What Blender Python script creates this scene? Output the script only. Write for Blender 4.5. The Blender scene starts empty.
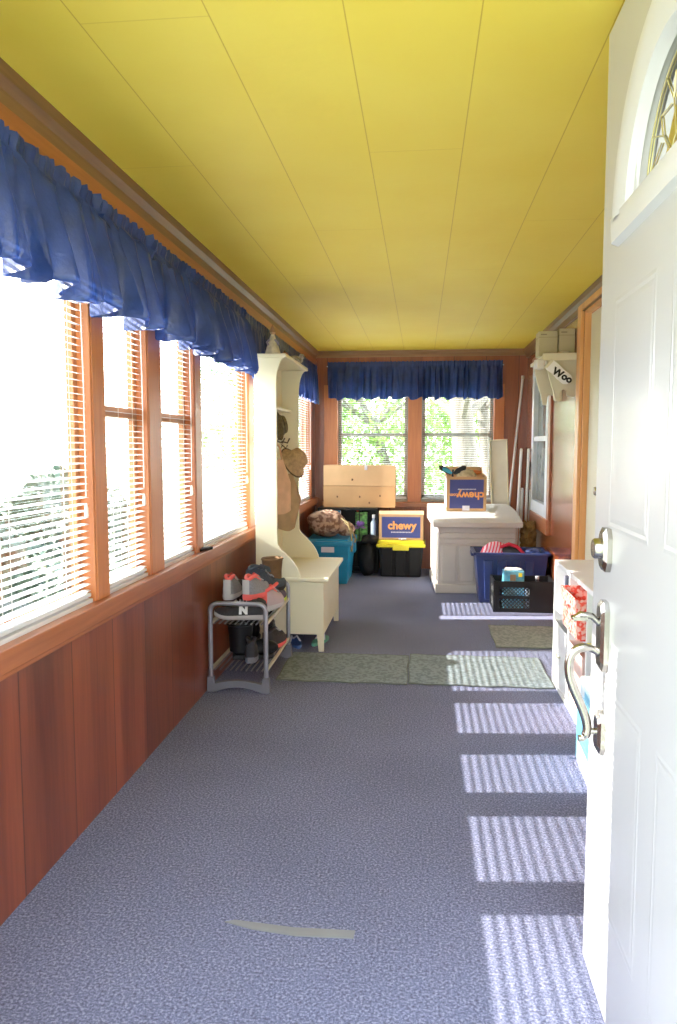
import bpy, math, random
from mathutils import Vector, Matrix, Euler
random.seed(7)
PI = math.pi
R = math.radians
S = bpy.context.scene
COL = S.collection

# ------------------------------------------------------------------ materials
MATS = {}
def new_mat(name):
    m = bpy.data.materials.new(name); m.use_nodes = True
    nt = m.node_tree; nt.nodes.clear()
    out = nt.nodes.new('ShaderNodeOutputMaterial')
    MATS[name] = m
    return m, nt, out
def N(nt, t, **k):
    n = nt.nodes.new(t)
    for a, b in k.items():
        if a in n.inputs: n.inputs[a].default_value = b
        else: setattr(n, a, b)
    return n
def c4(c): return (c[0], c[1], c[2], 1)
def s2l(r, g, b):
    f = lambda v: (v/255/12.92) if v <= 10 else ((v/255+.055)/1.055)**2.4
    return (f(r), f(g), f(b))

def mat(name, col, rough=.5, metal=0, var=.08, scale=8, bump=0, bscale=60, stretch=(1, 1, 1), col2=None, trans=0, coat=0, spec=.5):
    """Principled surface with a procedural tone variation, optional bump and translucency"""
    if name in MATS: return MATS[name]
    m, nt, out = new_mat(name)
    L = nt.links
    tc = N(nt, 'ShaderNodeTexCoord')
    mp = N(nt, 'ShaderNodeMapping'); mp.inputs['Scale'].default_value = stretch
    L.new(tc.outputs['Object'], mp.inputs['Vector'])
    nz = N(nt, 'ShaderNodeTexNoise', Scale=scale, Detail=4.0)
    L.new(mp.outputs[0], nz.inputs['Vector'])
    cr = N(nt, 'ShaderNodeValToRGB')
    c2 = col2 or tuple(min(1, v*(1+var)) for v in col)
    c1 = col if col2 else tuple(v*(1-var) for v in col)
    cr.color_ramp.elements[0].position = .35; cr.color_ramp.elements[1].position = .65
    cr.color_ramp.elements[0].color = c4(c1); cr.color_ramp.elements[1].color = c4(c2)
    L.new(nz.outputs['Fac'], cr.inputs[0])
    p = N(nt, 'ShaderNodeBsdfPrincipled', Roughness=rough, Metallic=metal)
    p.inputs['Specular IOR Level'].default_value = spec
    p.inputs['Coat Weight'].default_value = coat
    L.new(cr.outputs[0], p.inputs['Base Color'])
    if bump:
        n2 = N(nt, 'ShaderNodeTexNoise', Scale=bscale, Detail=3.0)
        L.new(mp.outputs[0], n2.inputs['Vector'])
        b = N(nt, 'ShaderNodeBump', Strength=bump, Distance=.01)
        L.new(n2.outputs['Fac'], b.inputs['Height']); L.new(b.outputs[0], p.inputs['Normal'])
    if trans:
        t = N(nt, 'ShaderNodeBsdfTranslucent'); L.new(cr.outputs[0], t.inputs['Color'])
        mx = N(nt, 'ShaderNodeMixShader', Fac=trans)
        L.new(p.outputs[0], mx.inputs[1]); L.new(t.outputs[0], mx.inputs[2]); L.new(mx.outputs[0], out.inputs[0])
    else:
        L.new(p.outputs[0], out.inputs[0])
    return m

def line_mask(nt, sock, pitch, width, offset=0):
    """1 on thin lines every `pitch` metres of the value in `sock`"""
    L = nt.links
    a = N(nt, 'ShaderNodeMath', operation='ADD'); L.new(sock, a.inputs[0]); a.inputs[1].default_value = offset + 50*pitch
    d = N(nt, 'ShaderNodeMath', operation='DIVIDE'); L.new(a.outputs[0], d.inputs[0]); d.inputs[1].default_value = pitch
    f = N(nt, 'ShaderNodeMath', operation='FRACT'); L.new(d.outputs[0], f.inputs[0])
    fl = N(nt, 'ShaderNodeMath', operation='FLOOR'); L.new(d.outputs[0], fl.inputs[0])
    l = N(nt, 'ShaderNodeMath', operation='LESS_THAN'); L.new(f.outputs[0], l.inputs[0]); l.inputs[1].default_value = width/pitch
    return l.outputs[0], fl.outputs[0]

def wood(name, ca, cb, rough=.35, axis='Z', plank=None, along='Y', coat=.3, gscale=6):
    """grained wood, grain along `axis`, optional boards split every `plank` metres along `along`"""
    m, nt, out = new_mat(name); L = nt.links
    tc = N(nt, 'ShaderNodeTexCoord')
    mp = N(nt, 'ShaderNodeMapping')
    sc = {'X': (.06, 1, 1), 'Y': (1, .06, 1), 'Z': (1, 1, .06)}[axis]
    mp.inputs['Scale'].default_value = sc
    L.new(tc.outputs['Object'], mp.inputs['Vector'])
    n1 = N(nt, 'ShaderNodeTexNoise', Scale=gscale, Detail=6.0, Distortion=.6); L.new(mp.outputs[0], n1.inputs['Vector'])
    n2 = N(nt, 'ShaderNodeTexNoise', Scale=gscale*12, Detail=3.0); L.new(mp.outputs[0], n2.inputs['Vector'])
    mx = N(nt, 'ShaderNodeMath', operation='MULTIPLY_ADD'); L.new(n2.outputs['Fac'], mx.inputs[0]); mx.inputs[1].default_value = .35; L.new(n1.outputs['Fac'], mx.inputs[2])
    cr = N(nt, 'ShaderNodeValToRGB'); cr.color_ramp.elements[0].position = .5; cr.color_ramp.elements[1].position = .85
    cr.color_ramp.elements[0].color = c4(ca); cr.color_ramp.elements[1].color = c4(cb)
    L.new(mx.outputs[0], cr.inputs[0])
    p = N(nt, 'ShaderNodeBsdfPrincipled', Roughness=rough); p.inputs['Coat Weight'].default_value = coat; p.inputs['Coat Roughness'].default_value = .25
    src = cr.outputs[0]
    if plank:
        sep = N(nt, 'ShaderNodeSeparateXYZ'); L.new(tc.outputs['Object'], sep.inputs[0])
        lm, fl = line_mask(nt, sep.outputs[along], plank, .006)
        wn = N(nt, 'ShaderNodeTexWhiteNoise', noise_dimensions='1D'); L.new(fl, wn.inputs['W'])
        mr = N(nt, 'ShaderNodeMapRange'); mr.inputs['To Min'].default_value = .78; mr.inputs['To Max'].default_value = 1.15; L.new(wn.outputs['Value'], mr.inputs['Value'])
        hs = N(nt, 'ShaderNodeHueSaturation'); L.new(mr.outputs[0], hs.inputs['Value']); L.new(src, hs.inputs['Color'])
        dk = N(nt, 'ShaderNodeMixRGB', blend_type='MULTIPLY'); L.new(lm, dk.inputs[0]); L.new(hs.outputs[0], dk.inputs[1]); dk.inputs[2].default_value = (.35, .3, .3, 1)
        src = dk.outputs[0]
    L.new(src, p.inputs['Base Color']); L.new(p.outputs[0], out.inputs[0])
    return m

# ceiling: painted tongue boards, joints along the room plus sparse cross joints
def ceiling_mat():
    m, nt, out = new_mat('yellow_ceiling_paint'); L = nt.links
    tc = N(nt, 'ShaderNodeTexCoord'); sep = N(nt, 'ShaderNodeSeparateXYZ'); L.new(tc.outputs['Object'], sep.inputs[0])
    lm, fl = line_mask(nt, sep.outputs['X'], .284, .003, .168)
    off = N(nt, 'ShaderNodeMath', operation='MULTIPLY_ADD'); L.new(fl, off.inputs[0]); off.inputs[1].default_value = .83; L.new(sep.outputs['Y'], off.inputs[2])
    lm2, fl2 = line_mask(nt, off.outputs[0], 2.44, .004, 0)
    hf = N(nt, 'ShaderNodeMath', operation='MULTIPLY'); L.new(lm2, hf.inputs[0]); hf.inputs[1].default_value = .4
    mxl = N(nt, 'ShaderNodeMath', operation='MAXIMUM'); L.new(lm, mxl.inputs[0]); L.new(hf.outputs[0], mxl.inputs[1])
    nz = N(nt, 'ShaderNodeTexNoise', Scale=2.2, Detail=5.0); L.new(tc.outputs['Object'], nz.inputs['Vector'])
    cr = N(nt, 'ShaderNodeValToRGB'); cr.color_ramp.elements[0].position = .3; cr.color_ramp.elements[1].position = .7
    cr.color_ramp.elements[0].color = c4((.86, .66, .06)); cr.color_ramp.elements[1].color = c4((.90, .73, .09))
    L.new(nz.outputs['Fac'], cr.inputs[0])
    dk = N(nt, 'ShaderNodeMixRGB', blend_type='MULTIPLY'); L.new(mxl.outputs[0], dk.inputs[0]); L.new(cr.outputs[0], dk.inputs[1]); dk.inputs[2].default_value = (.70, .60, .4, 1)
    p = N(nt, 'ShaderNodeBsdfPrincipled', Roughness=.55)
    n2 = N(nt, 'ShaderNodeTexNoise', Scale=25, Detail=5.0); L.new(tc.outputs['Object'], n2.inputs['Vector'])
    hh = N(nt, 'ShaderNodeMath', operation='SUBTRACT'); L.new(n2.outputs['Fac'], hh.inputs[0]); L.new(lm, hh.inputs[1])
    b = N(nt, 'ShaderNodeBump', Strength=.18, Distance=.006); L.new(hh.outputs[0], b.inputs['Height'])
    L.new(b.outputs[0], p.inputs['Normal']); L.new(dk.outputs[0], p.inputs['Base Color']); L.new(p.outputs[0], out.inputs[0])
    return m

def carpet_mat():
    m, nt, out = new_mat('blue_grey_carpet'); L = nt.links
    tc = N(nt, 'ShaderNodeTexCoord')
    n1 = N(nt, 'ShaderNodeTexNoise', Scale=150, Detail=3.0, Roughness=.75); L.new(tc.outputs['Object'], n1.inputs['Vector'])
    cr = N(nt, 'ShaderNodeValToRGB')
    e = cr.color_ramp.elements; e[0].position = .36; e[0].color = c4((.085, .088, .135)); e[1].position = .66; e[1].color = c4((.34, .36, .50))
    k = cr.color_ramp.elements.new(.52); k.color = c4((.17, .185, .30))
    L.new(n1.outputs['Fac'], cr.inputs[0])
    n2 = N(nt, 'ShaderNodeTexNoise', Scale=1.6, Detail=5.0); L.new(tc.outputs['Object'], n2.inputs['Vector'])
    mr = N(nt, 'ShaderNodeMapRange'); mr.inputs['From Min'].default_value = .3; mr.inputs['From Max'].default_value = .7; mr.inputs['To Min'].default_value = .88; mr.inputs['To Max'].default_value = 1.1
    L.new(n2.outputs['Fac'], mr.inputs['Value'])
    hs = N(nt, 'ShaderNodeHueSaturation'); L.new(mr.outputs[0], hs.inputs['Value']); L.new(cr.outputs[0], hs.inputs['Color'])
    p = N(nt, 'ShaderNodeBsdfPrincipled', Roughness=.95); p.inputs['Specular IOR Level'].default_value = .1
    b = N(nt, 'ShaderNodeBump', Strength=.6, Distance=.006); L.new(n1.outputs['Fac'], b.inputs['Height'])
    L.new(b.outputs[0], p.inputs['Normal']); L.new(hs.outputs[0], p.inputs['Base Color']); L.new(p.outputs[0], out.inputs[0])
    return m

def glass_mat(name='window_glass', tint=(1, 1, 1), k=.5):
    m, nt, out = new_mat(name); L = nt.links
    t = N(nt, 'ShaderNodeBsdfTransparent'); t.inputs[0].default_value = c4(tint)
    g = N(nt, 'ShaderNodeBsdfGlossy', Roughness=.02)
    fr = N(nt, 'ShaderNodeFresnel', IOR=1.45)
    mu = N(nt, 'ShaderNodeMath', operation='MULTIPLY'); L.new(fr.outputs[0], mu.inputs[0]); mu.inputs[1].default_value = k
    mx = N(nt, 'ShaderNodeMixShader'); L.new(mu.outputs[0], mx.inputs[0]); L.new(t.outputs[0], mx.inputs[1]); L.new(g.outputs[0], mx.inputs[2])
    L.new(mx.outputs[0], out.inputs[0])
    return m

def checker_mat(name, ca, cb, scale, kind='checker'):
    m, nt, out = new_mat(name); L = nt.links
    tc = N(nt, 'ShaderNodeTexCoord')
    if kind == 'wave':
        w = N(nt, 'ShaderNodeTexWave', Scale=scale, Distortion=1.0); fac = w.outputs['Fac']
    elif kind == 'voronoi':
        w = N(nt, 'ShaderNodeTexVoronoi', Scale=scale); fac = w.outputs['Distance']
    else:
        w = N(nt, 'ShaderNodeTexNoise', Scale=scale, Detail=1.0); fac = w.outputs['Fac']
    L.new(tc.outputs['Object'], w.inputs['Vector'])
    cr = N(nt, 'ShaderNodeValToRGB'); cr.color_ramp.elements[0].position = .42; cr.color_ramp.elements[1].position = .55
    cr.color_ramp.elements[0].color = c4(ca); cr.color_ramp.elements[1].color = c4(cb); L.new(fac, cr.inputs[0])
    p = N(nt, 'ShaderNodeBsdfPrincipled', Roughness=.8); L.new(cr.outputs[0], p.inputs['Base Color']); L.new(p.outputs[0], out.inputs[0])
    return m

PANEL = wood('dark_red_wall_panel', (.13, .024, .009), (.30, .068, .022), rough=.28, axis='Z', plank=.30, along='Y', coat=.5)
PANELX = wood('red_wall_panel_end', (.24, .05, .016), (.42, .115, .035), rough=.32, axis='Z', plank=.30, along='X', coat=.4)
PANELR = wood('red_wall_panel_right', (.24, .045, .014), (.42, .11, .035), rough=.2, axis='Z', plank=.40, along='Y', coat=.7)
POST = wood('orange_wood_post', (.42, .105, .025), (.64, .22, .06), rough=.4, axis='Z', coat=.3)
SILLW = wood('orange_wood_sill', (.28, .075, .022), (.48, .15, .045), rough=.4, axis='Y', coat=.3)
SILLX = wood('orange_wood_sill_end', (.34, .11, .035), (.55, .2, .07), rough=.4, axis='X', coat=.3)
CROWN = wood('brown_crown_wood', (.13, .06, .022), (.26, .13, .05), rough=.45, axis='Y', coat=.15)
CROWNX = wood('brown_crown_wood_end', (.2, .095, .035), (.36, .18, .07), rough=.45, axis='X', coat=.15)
FRAMEO = wood('light_orange_casing', (.62, .27, .08), (.80, .40, .14), rough=.4, axis='Z', coat=.3)
YEL = ceiling_mat(); CARPET = carpet_mat(); GLASS = glass_mat()
BLINDM = mat('white_blind_vinyl', (.78, .79, .80), .35, var=.02, trans=.25)
BLINDT = mat('warm_blind_cord', (.85, .82, .74), .6, var=.02)
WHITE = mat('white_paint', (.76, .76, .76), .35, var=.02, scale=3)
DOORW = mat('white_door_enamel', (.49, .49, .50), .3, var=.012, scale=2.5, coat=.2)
CREAM = mat('cream_paint', (.80, .76, .56), .42, var=.03, scale=3)
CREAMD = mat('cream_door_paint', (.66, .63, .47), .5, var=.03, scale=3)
ALU = mat('grey_sash_paint', (.30, .30, .26), .5, var=.1)
BLUEC = mat('royal_blue_valance_cloth', (.020, .048, .20), .34, var=.2, scale=14, trans=.22, bump=.15, bscale=90)
NICKEL = mat('satin_nickel', (.40, .38, .35), .26, metal=1, var=.04)
CARD = mat('cardboard', (.60, .36, .17), .8, var=.07, scale=5)
CARDL = mat('pale_cardboard', (.72, .46, .24), .8, var=.06, scale=5)
NAVYP = mat('navy_print', (.045, .06, .24), .5, var=.05)
ORG = mat('orange_print', (.95, .40, .12), .6, var=.02)
WPR = mat('white_print', (.75, .75, .85), .6, var=.02)
BLACKP = mat('black_plastic', (.008, .008, .009), .45, var=.1, spec=.3)
YELP = mat('yellow_plastic', (.85, .72, .03), .35, var=.03)
CYANP = mat('turquoise_plastic', (.01, .24, .46), .35, var=.06)
NAVYT = mat('navy_tote_plastic', (.022, .04, .16), .3, var=.08)
CHESTM = mat('off_white_resin', (.66, .62, .58), .5, var=.03)
METALG = mat('grey_metal_tube', (.30, .31, .36), .35, metal=.6, var=.05)
PLG = mat('grey_plastic_foot', (.15, .155, .19), .5, var=.08)
BEIGE = mat('beige_rail', (.6, .55, .42), .5)
RUGG = checker_mat('grey_green_rug', (.12, .155, .17), (.20, .24, .26), 60, 'noise')
RUGD = checker_mat('grey_mat_weave', (.17, .18, .17), (.27, .28, .25), 60, 'noise')

# ------------------------------------------------------------------ mesh builder
class G:
    def __init__(s): s.v = []; s.f = []
    def add(s, vs, fs, M=None):
        o = len(s.v)
        for p in vs:
            p = Vector(p)
            if M is not None: p = M @ p
            s.v.append(tuple(p))
        s.f += [tuple(i+o for i in f) for f in fs]
        return s
    def box(s, a, b, M=None):
        x0, x1 = sorted((a[0], b[0])); y0, y1 = sorted((a[1], b[1])); z0, z1 = sorted((a[2], b[2]))
        vs = [(x0, y0, z0), (x1, y0, z0), (x1, y1, z0), (x0, y1, z0), (x0, y0, z1), (x1, y0, z1), (x1, y1, z1), (x0, y1, z1)]
        return s.add(vs, [(0, 3, 2, 1), (4, 5, 6, 7), (0, 1, 5, 4), (1, 2, 6, 5), (2, 3, 7, 6), (3, 0, 4, 7)], M)
    def taper(s, a, b, t, M=None, open_top=False, th=.004):
        """box a..b whose base is inset by t; open_top gives a hollow tub"""
        (x0, y0, z0), (x1, y1, z1) = a, b
        vs = [(x0+t, y0+t, z0), (x1-t, y0+t, z0), (x1-t, y1-t, z0), (x0+t, y1-t, z0), (x0, y0, z1), (x1, y0, z1), (x1, y1, z1), (x0, y1, z1)]
        fs = [(0, 3, 2, 1), (0, 1, 5, 4), (1, 2, 6, 5), (2, 3, 7, 6), (3, 0, 4, 7)]
        if not open_top: fs.append((4, 5, 6, 7))
        else:
            k = th
            vs += [(x0+k, y0+k, z1), (x1-k, y0+k, z1), (x1-k, y1-k, z1), (x0+k, y1-k, z1), (x0+t+k, y0+t+k, z0+k), (x1-t-k, y0+t+k, z0+k), (x1-t-k, y1-t-k, z0+k), (x0+t+k, y1-t-k, z0+k)]
            fs += [(4, 5, 9, 8), (5, 6, 10, 9), (6, 7, 11, 10), (7, 4, 8, 11), (8, 9, 13, 12), (9, 10, 14, 13), (10, 11, 15, 14), (11, 8, 12, 15), (12, 13, 14, 15)]
        return s.add(vs, fs, M)
    def prism(s, poly, d0, d1, ax='Y', M=None):
        """poly in the two other axes (order x,z for Y ; y,z for X ; x,y for Z)"""
        n = len(poly)
        def p(q, d): return {'Y': (q[0], d, q[1]), 'X': (d, q[0], q[1]), 'Z': (q[0], q[1], d)}[ax]
        vs = [p(q, d0) for q in poly]+[p(q, d1) for q in poly]
        fs = [tuple(range(n))[::-1], tuple(range(n, 2*n))]+[(i, (i+1) % n, (i+1) % n+n, i+n) for i in range(n)]
        return s.add(vs, fs, M)
    def tube(s, pts, r, n=8, closed=False, M=None, caps=True):
        pts = [Vector(p) for p in pts]; m = len(pts)
        rr = r if isinstance(r, (list, tuple)) else [r]*m
        vs = []; up = None
        for i, p in enumerate(pts):
            if closed: d = pts[(i+1) % m]-pts[i-1]
            else: d = pts[min(i+1, m-1)]-pts[max(i-1, 0)]
            d.normalize()
            if up is None:
                up = Vector((0, 0, 1)) if abs(d.z) < .9 else Vector((1, 0, 0))
            a = (up-d*up.dot(d)).normalized(); b = d.cross(a); up = a
            for k in range(n):
                t = 2*PI*k/n
                vs.append(p+a*math.cos(t)*rr[i]+b*math.sin(t)*rr[i])
        fs = []
        for i in range(m if closed else m-1):
            j = (i+1) % m
            for k in range(n):
                l = (k+1) % n
                fs.append((i*n+k, i*n+l, j*n+l, j*n+k))
        if not closed and caps:
            fs += [tuple(range(n))[::-1], tuple(range((m-1)*n, m*n))]
        return s.add(vs, fs, M)
    def lathe(s, prof, n=24, M=None, sx=1, sy=1):
        vs = []; fs = []
        for r, z in prof:
            for k in range(n):
                t = 2*PI*k/n; vs.append((r*math.cos(t)*sx, r*math.sin(t)*sy, z))
        for i in range(len(prof)-1):
            for k in range(n):
                l = (k+1) % n; fs.append((i*n+k, i*n+l, (i+1)*n+l, (i+1)*n+k))
        fs += [tuple(range(n))[::-1], tuple(range((len(prof)-1)*n, len(prof)*n))]
        return s.add(vs, fs, M)
    def grid(s, f, nu, nv, M=None):
        vs = [f(i/nu, j/nv) for i in range(nu+1) for j in range(nv+1)]
        w = nv+1
        return s.add(vs, [(i*w+j, (i+1)*w+j, (i+1)*w+j+1, i*w+j+1) for i in range(nu) for j in range(nv)], M)
    def ball(s, c, r, sc=(1, 1, 1), n=16, lump=0, seed=0, M=None):
        rnd = random.Random(seed); ph = [rnd.uniform(0, 6) for _ in range(9)]
        vs = []; fs = []; m = n//2+2
        for i in range(m+1):
            a = PI*i/m
            for k in range(n):
                t = 2*PI*k/n
                d = 1+lump*(math.sin(3*t+ph[0]+2*a)+.6*math.sin(5*t+ph[1]-3*a)+.7*math.sin(4*a+ph[2]+t)+.4*math.sin(9*a+7*t+ph[3]))*math.sin(a)
                vs.append((c[0]+r*d*sc[0]*math.sin(a)*math.cos(t), c[1]+r*d*sc[1]*math.sin(a)*math.sin(t), c[2]+r*d*sc[2]*math.cos(a)))
        for i in range(m):
            for k in range(n):
                l = (k+1) % n; fs.append((i*n+k, (i+1)*n+k, (i+1)*n+l, i*n+l))
        return s.add(vs, fs, M)
    def build(s, name, m, parent=None, smooth=False, bevel=0, seg=2, loc=None):
        me = bpy.data.meshes.new(name); me.from_pydata(s.v, [], s.f); me.validate(); me.update()
        me.materials.append(m)
        if smooth:
            for p in me.polygons: p.use_smooth = True
            try: me.set_sharp_from_angle(angle=R(50))
            except Exception: pass
        o = bpy.data.objects.new(name, me); COL.objects.link(o)
        if parent: o.parent = parent
        if loc: o.location = loc
        if bevel:
            b = o.modifiers.new('bevel', 'BEVEL'); b.width = bevel; b.segments = seg; b.limit_method = 'ANGLE'; b.angle_limit = R(40)
        return o
def tag(o, label, cat, group=None, kind=None):
    o['label'] = label; o['category'] = cat
    if group: o['group'] = group
    if kind: o['kind'] = kind
    return o
def thing(name, label, cat, loc=(0, 0, 0), rz=0, group=None, kind=None, rot=None):
    o = bpy.data.objects.new(name, None); COL.objects.link(o)
    o.empty_display_size = .05
    o.location = loc; o.rotation_euler = rot or (0, 0, rz)
    return tag(o, label, cat, group, kind)
def box(a, b): return G().box(a, b)
def text(body, size, m, parent, loc, rot, name='lettering', bold=0, ext=.0008, align='CENTER', sx=1):
    cu = bpy.data.curves.new('txt', 'FONT'); cu.body = body; cu.size = size; cu.align_x = align; cu.align_y = 'CENTER'
    cu.extrude = ext; cu.offset = bold; cu.resolution_u = 4
    t = bpy.data.objects.new('txt', cu); COL.objects.link(t)
    dg = bpy.context.evaluated_depsgraph_get()
    me = bpy.data.meshes.new_from_object(t.evaluated_get(dg))
    bpy.data.objects.remove(t)
    o = bpy.data.objects.new(name, me); me.materials.clear(); me.materials.append(m); COL.objects.link(o)
    o.parent = parent; o.location = loc; o.rotation_euler = rot; o.scale = (sx, 1, 1)
    return o

# ------------------------------------------------------------------ room numbers (metres)
XL, XR, YF, YB, ZC = -1.02, .98, .78, 7.32, 2.08
SILL, HEAD = .68, 1.78
WT = .14
WL = .065
# ------------------------------------------------------------------ shell
fl = tag(box((XL-WT, YF-.14, -.12), (XR+WT, YB+WT, 0)).build('floor', CARPET), 'blue grey speckled carpet covering the porch floor', 'carpet', kind='structure')
ce = tag(box((XL-WT, YF-.14, ZC), (XR+WT, YB+WT, ZC+.12)).build('ceiling', YEL), 'yellow painted board ceiling with long seams', 'ceiling', kind='structure')
# windows along the left wall: (y0, y1, double hung?)
WIN = [(1.32, 2.275, 0), (2.385, 2.765, 1), (2.925, 3.355, 1), (3.475, 4.44, 0), (4.60, 5.02, 1), (5.15, 5.62, 1), (5.98, 7.02, 0)]
wl = G().box((XL-WL, YF, 0), (XL, YB, SILL-.05)).box((XL-WL, YF, HEAD), (XL, YB, ZC))
wl.box((XL-WL, YF, SILL-.05), (XL, 1.29, HEAD)); wl.box((XL-WL, 7.05, SILL-.05), (XL, YB, HEAD)).box((XL-WL, 5.65, SILL-.05), (XL, 5.95, HEAD))
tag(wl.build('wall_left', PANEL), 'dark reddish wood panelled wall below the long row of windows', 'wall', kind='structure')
BW = [(-.80, -.125), (.005, .68)]
BWS, BWH = .67, 1.76
wb = G().box((XL-WT, YB, 0), (XR+WT, YB+WT, BWS-.03)).box((XL-WT, YB, BWH), (XR+WT, YB+WT, ZC)).box((XL-WT, YB, BWS-.03), (-.83, YB+WT, BWH)).box((.71, YB, BWS-.03), (XR+WT, YB+WT, BWH))
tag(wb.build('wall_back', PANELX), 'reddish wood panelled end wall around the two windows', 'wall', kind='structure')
# right wall with door opening and interior window opening
DY0, DY1, DZ = 4.0, 4.83, 2.0
RWY0, RWY1, RWZ0, RWZ1 = 5.98, 6.82, .62, 1.86
wr = G().box((XR, YF, 0), (XR+WT, DY0, ZC)).box((XR, DY0, DZ), (XR+WT, DY1, ZC)).box((XR, DY1, 0), (XR+WT, RWY0, ZC))
wr.box((XR, RWY0, 0), (XR+WT, RWY1, RWZ0)).box((XR, RWY0, RWZ1), (XR+WT, RWY1, ZC)).box((XR, RWY1, 0), (XR+WT, YB, ZC))
tag(wr.build('wall_right', PANELR), 'glossy reddish wood panelled wall on the right', 'wall', kind='structure')
wf = G().box((XL-WT, YF-.14, 0), (-.50, YF, ZC)).box((.43, YF-.14, 0), (XR+WT, YF, ZC)).box((-.50, YF-.14, 2.045), (.43, YF, ZC))
tag(wf.build('wall_front', WHITE), 'white wall around the open entrance doorway', 'wall', kind='structure')
# crown strips
tn = 0
def trim(g, m, label, bevel=0):
    global tn; tn += 1
    return tag(g.build('trim_%d' % tn, m, bevel=bevel), label, 'trim', kind='structure')
cp = [(0, 0), (0, -.085), (.012, -.085), (.018, -.05), (.035, -.03), (.04, 0)]
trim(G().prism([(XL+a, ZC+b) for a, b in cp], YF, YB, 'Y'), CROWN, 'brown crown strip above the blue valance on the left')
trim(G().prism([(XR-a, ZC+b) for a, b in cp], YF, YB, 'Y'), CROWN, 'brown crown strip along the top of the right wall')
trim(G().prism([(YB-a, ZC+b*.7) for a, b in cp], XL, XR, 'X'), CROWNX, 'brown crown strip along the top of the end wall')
trim(box((XL, YF, 1.79), (XL+.018, YB, ZC-.085)), SILLW, 'orange wood board behind the valance on the left')
# sill ledge left
trim(G().box((XL-.02, YF, .615), (XL+.022, YB, .682)).box((XL-.06, YF, .63), (XL+.03, YB, .69)), SILLW, 'orange wood sill ledge running under the left windows', bevel=.004)
# posts between windows
pe = [(1.29, 1.32)]+[(WIN[i][1], WIN[i+1][0]) for i in range(6)]+[(7.02, 7.05)]
for i, (a, b) in enumerate(pe):
    if i == 5: a, b = 5.62, 5.65
    trim(G().box((XL-WL+.002, a, .69), (XL+.003, b, HEAD)).box((XL+.002, a+.012, .69), (XL+.006, b-.012, HEAD)), POST, ['orange wood jamb at the near end of the left windows', 'orange wood post right of the big near window', 'wide orange wood post between the two narrow left windows', 'orange wood post left of the picture window by the hall tree', 'orange wood post behind the hall tree', 'orange wood post beyond the hall tree', 'orange wood jamb far behind the hall tree', 'orange wood jamb in the far left corner'][i], bevel=.003)
trim(box((XL-WL+.002, 5.95, .69), (XL+.004, 5.98, HEAD)), POST, 'orange wood jamb left of the far corner window')
# back casings
trim(G().box((-.93, YB-.018, BWS-.03), (-.80, YB+.1, BWH)), POST, 'orange wood casing left of the end windows', bevel=.003)
trim(G().box((-.125, YB-.012, BWS-.03), (.005, YB+.1, BWH)), POST, 'wide orange wood post between the end windows', bevel=.003)
trim(G().box((.68, YB-.018, BWS-.03), (.775, YB+.1, BWH)), POST, 'orange wood casing right of the end windows', bevel=.003)
trim(G().box((-.95, YB-.04, .60), (.80, YB+.1, .645)), SILLX, 'orange wood sill under the end windows', bevel=.004)

# ------------------------------------------------------------------ windows
wn = 0
wl_names = ['big near window behind a white blind on the left', 'first narrow double hung window on the left', 'second narrow double hung window on the left',
            'picture window just before the hall tree', 'narrow window behind the near side of the hall tree', 'narrow window behind the far side of the hall tree', 'far left corner window past the hall tree']
SASH = mat('brown_orange_sash', (.40, .16, .06), .45, var=.12)
for (y0, y1, dh), nm in zip(WIN, wl_names):
    wn += 1
    w = thing('window_%d' % wn, nm, 'window', (XL, y0, SILL), kind='structure')
    W = y1-y0; H = HEAD-SILL
    xo, xi = -.062, -.038
    f = G().box((xo, 0, .01), (xi, .03, H)).box((xo, W-.03, .01), (xi, W, H)).box((xo, 0, .01), (xi, W, .05)).box((xo, 0, H-.04), (xi, W, H))
    f.build('window_frame', SASH, w, bevel=.002)
    if dh:
        G().box((xo-.004, .03, .60), (xi+.008, W-.03, .635)).build('meeting_rail', SASH, w, bevel=.002)
    box((-.051, .03, .05), (-.049, W-.03, H-.04)).build('window_pane', GLASS, w)
    G().box((-.037, .008, .010), (-.004, W-.008, .022)).build('white_stool', WHITE, w)
for (x0, x1), nm in zip(BW, ['left window of the end wall with trees outside', 'right window of the end wall with tree trunks outside']):
    wn += 1
    w = thing('window_%d' % wn, nm, 'window', (x0, YB, BWS), kind='structure')
    W = x1-x0; H = BWH-BWS
    yo = .06
    G().box((0, yo, 0), (.035, yo+.03, H)).box((W-.035, yo, 0), (W, yo+.03, H)).box((0, yo, 0), (W, yo+.03, .04)).box((0, yo, H-.035), (W, yo+.03, H)).build('window_frame', ALU, w, bevel=.002)
    box((.03, yo-.01, .60), (W-.03, yo+.032, .635)).build('meeting_rail', ALU, w, bevel=.002)
    box((.035, yo+.014, .04), (W-.035, yo+.016, H-.035)).build('window_pane', GLASS, w)
    box((0, .0, -.028), (W, .1, -.002)).build('grey_stool', ALU, w)

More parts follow.
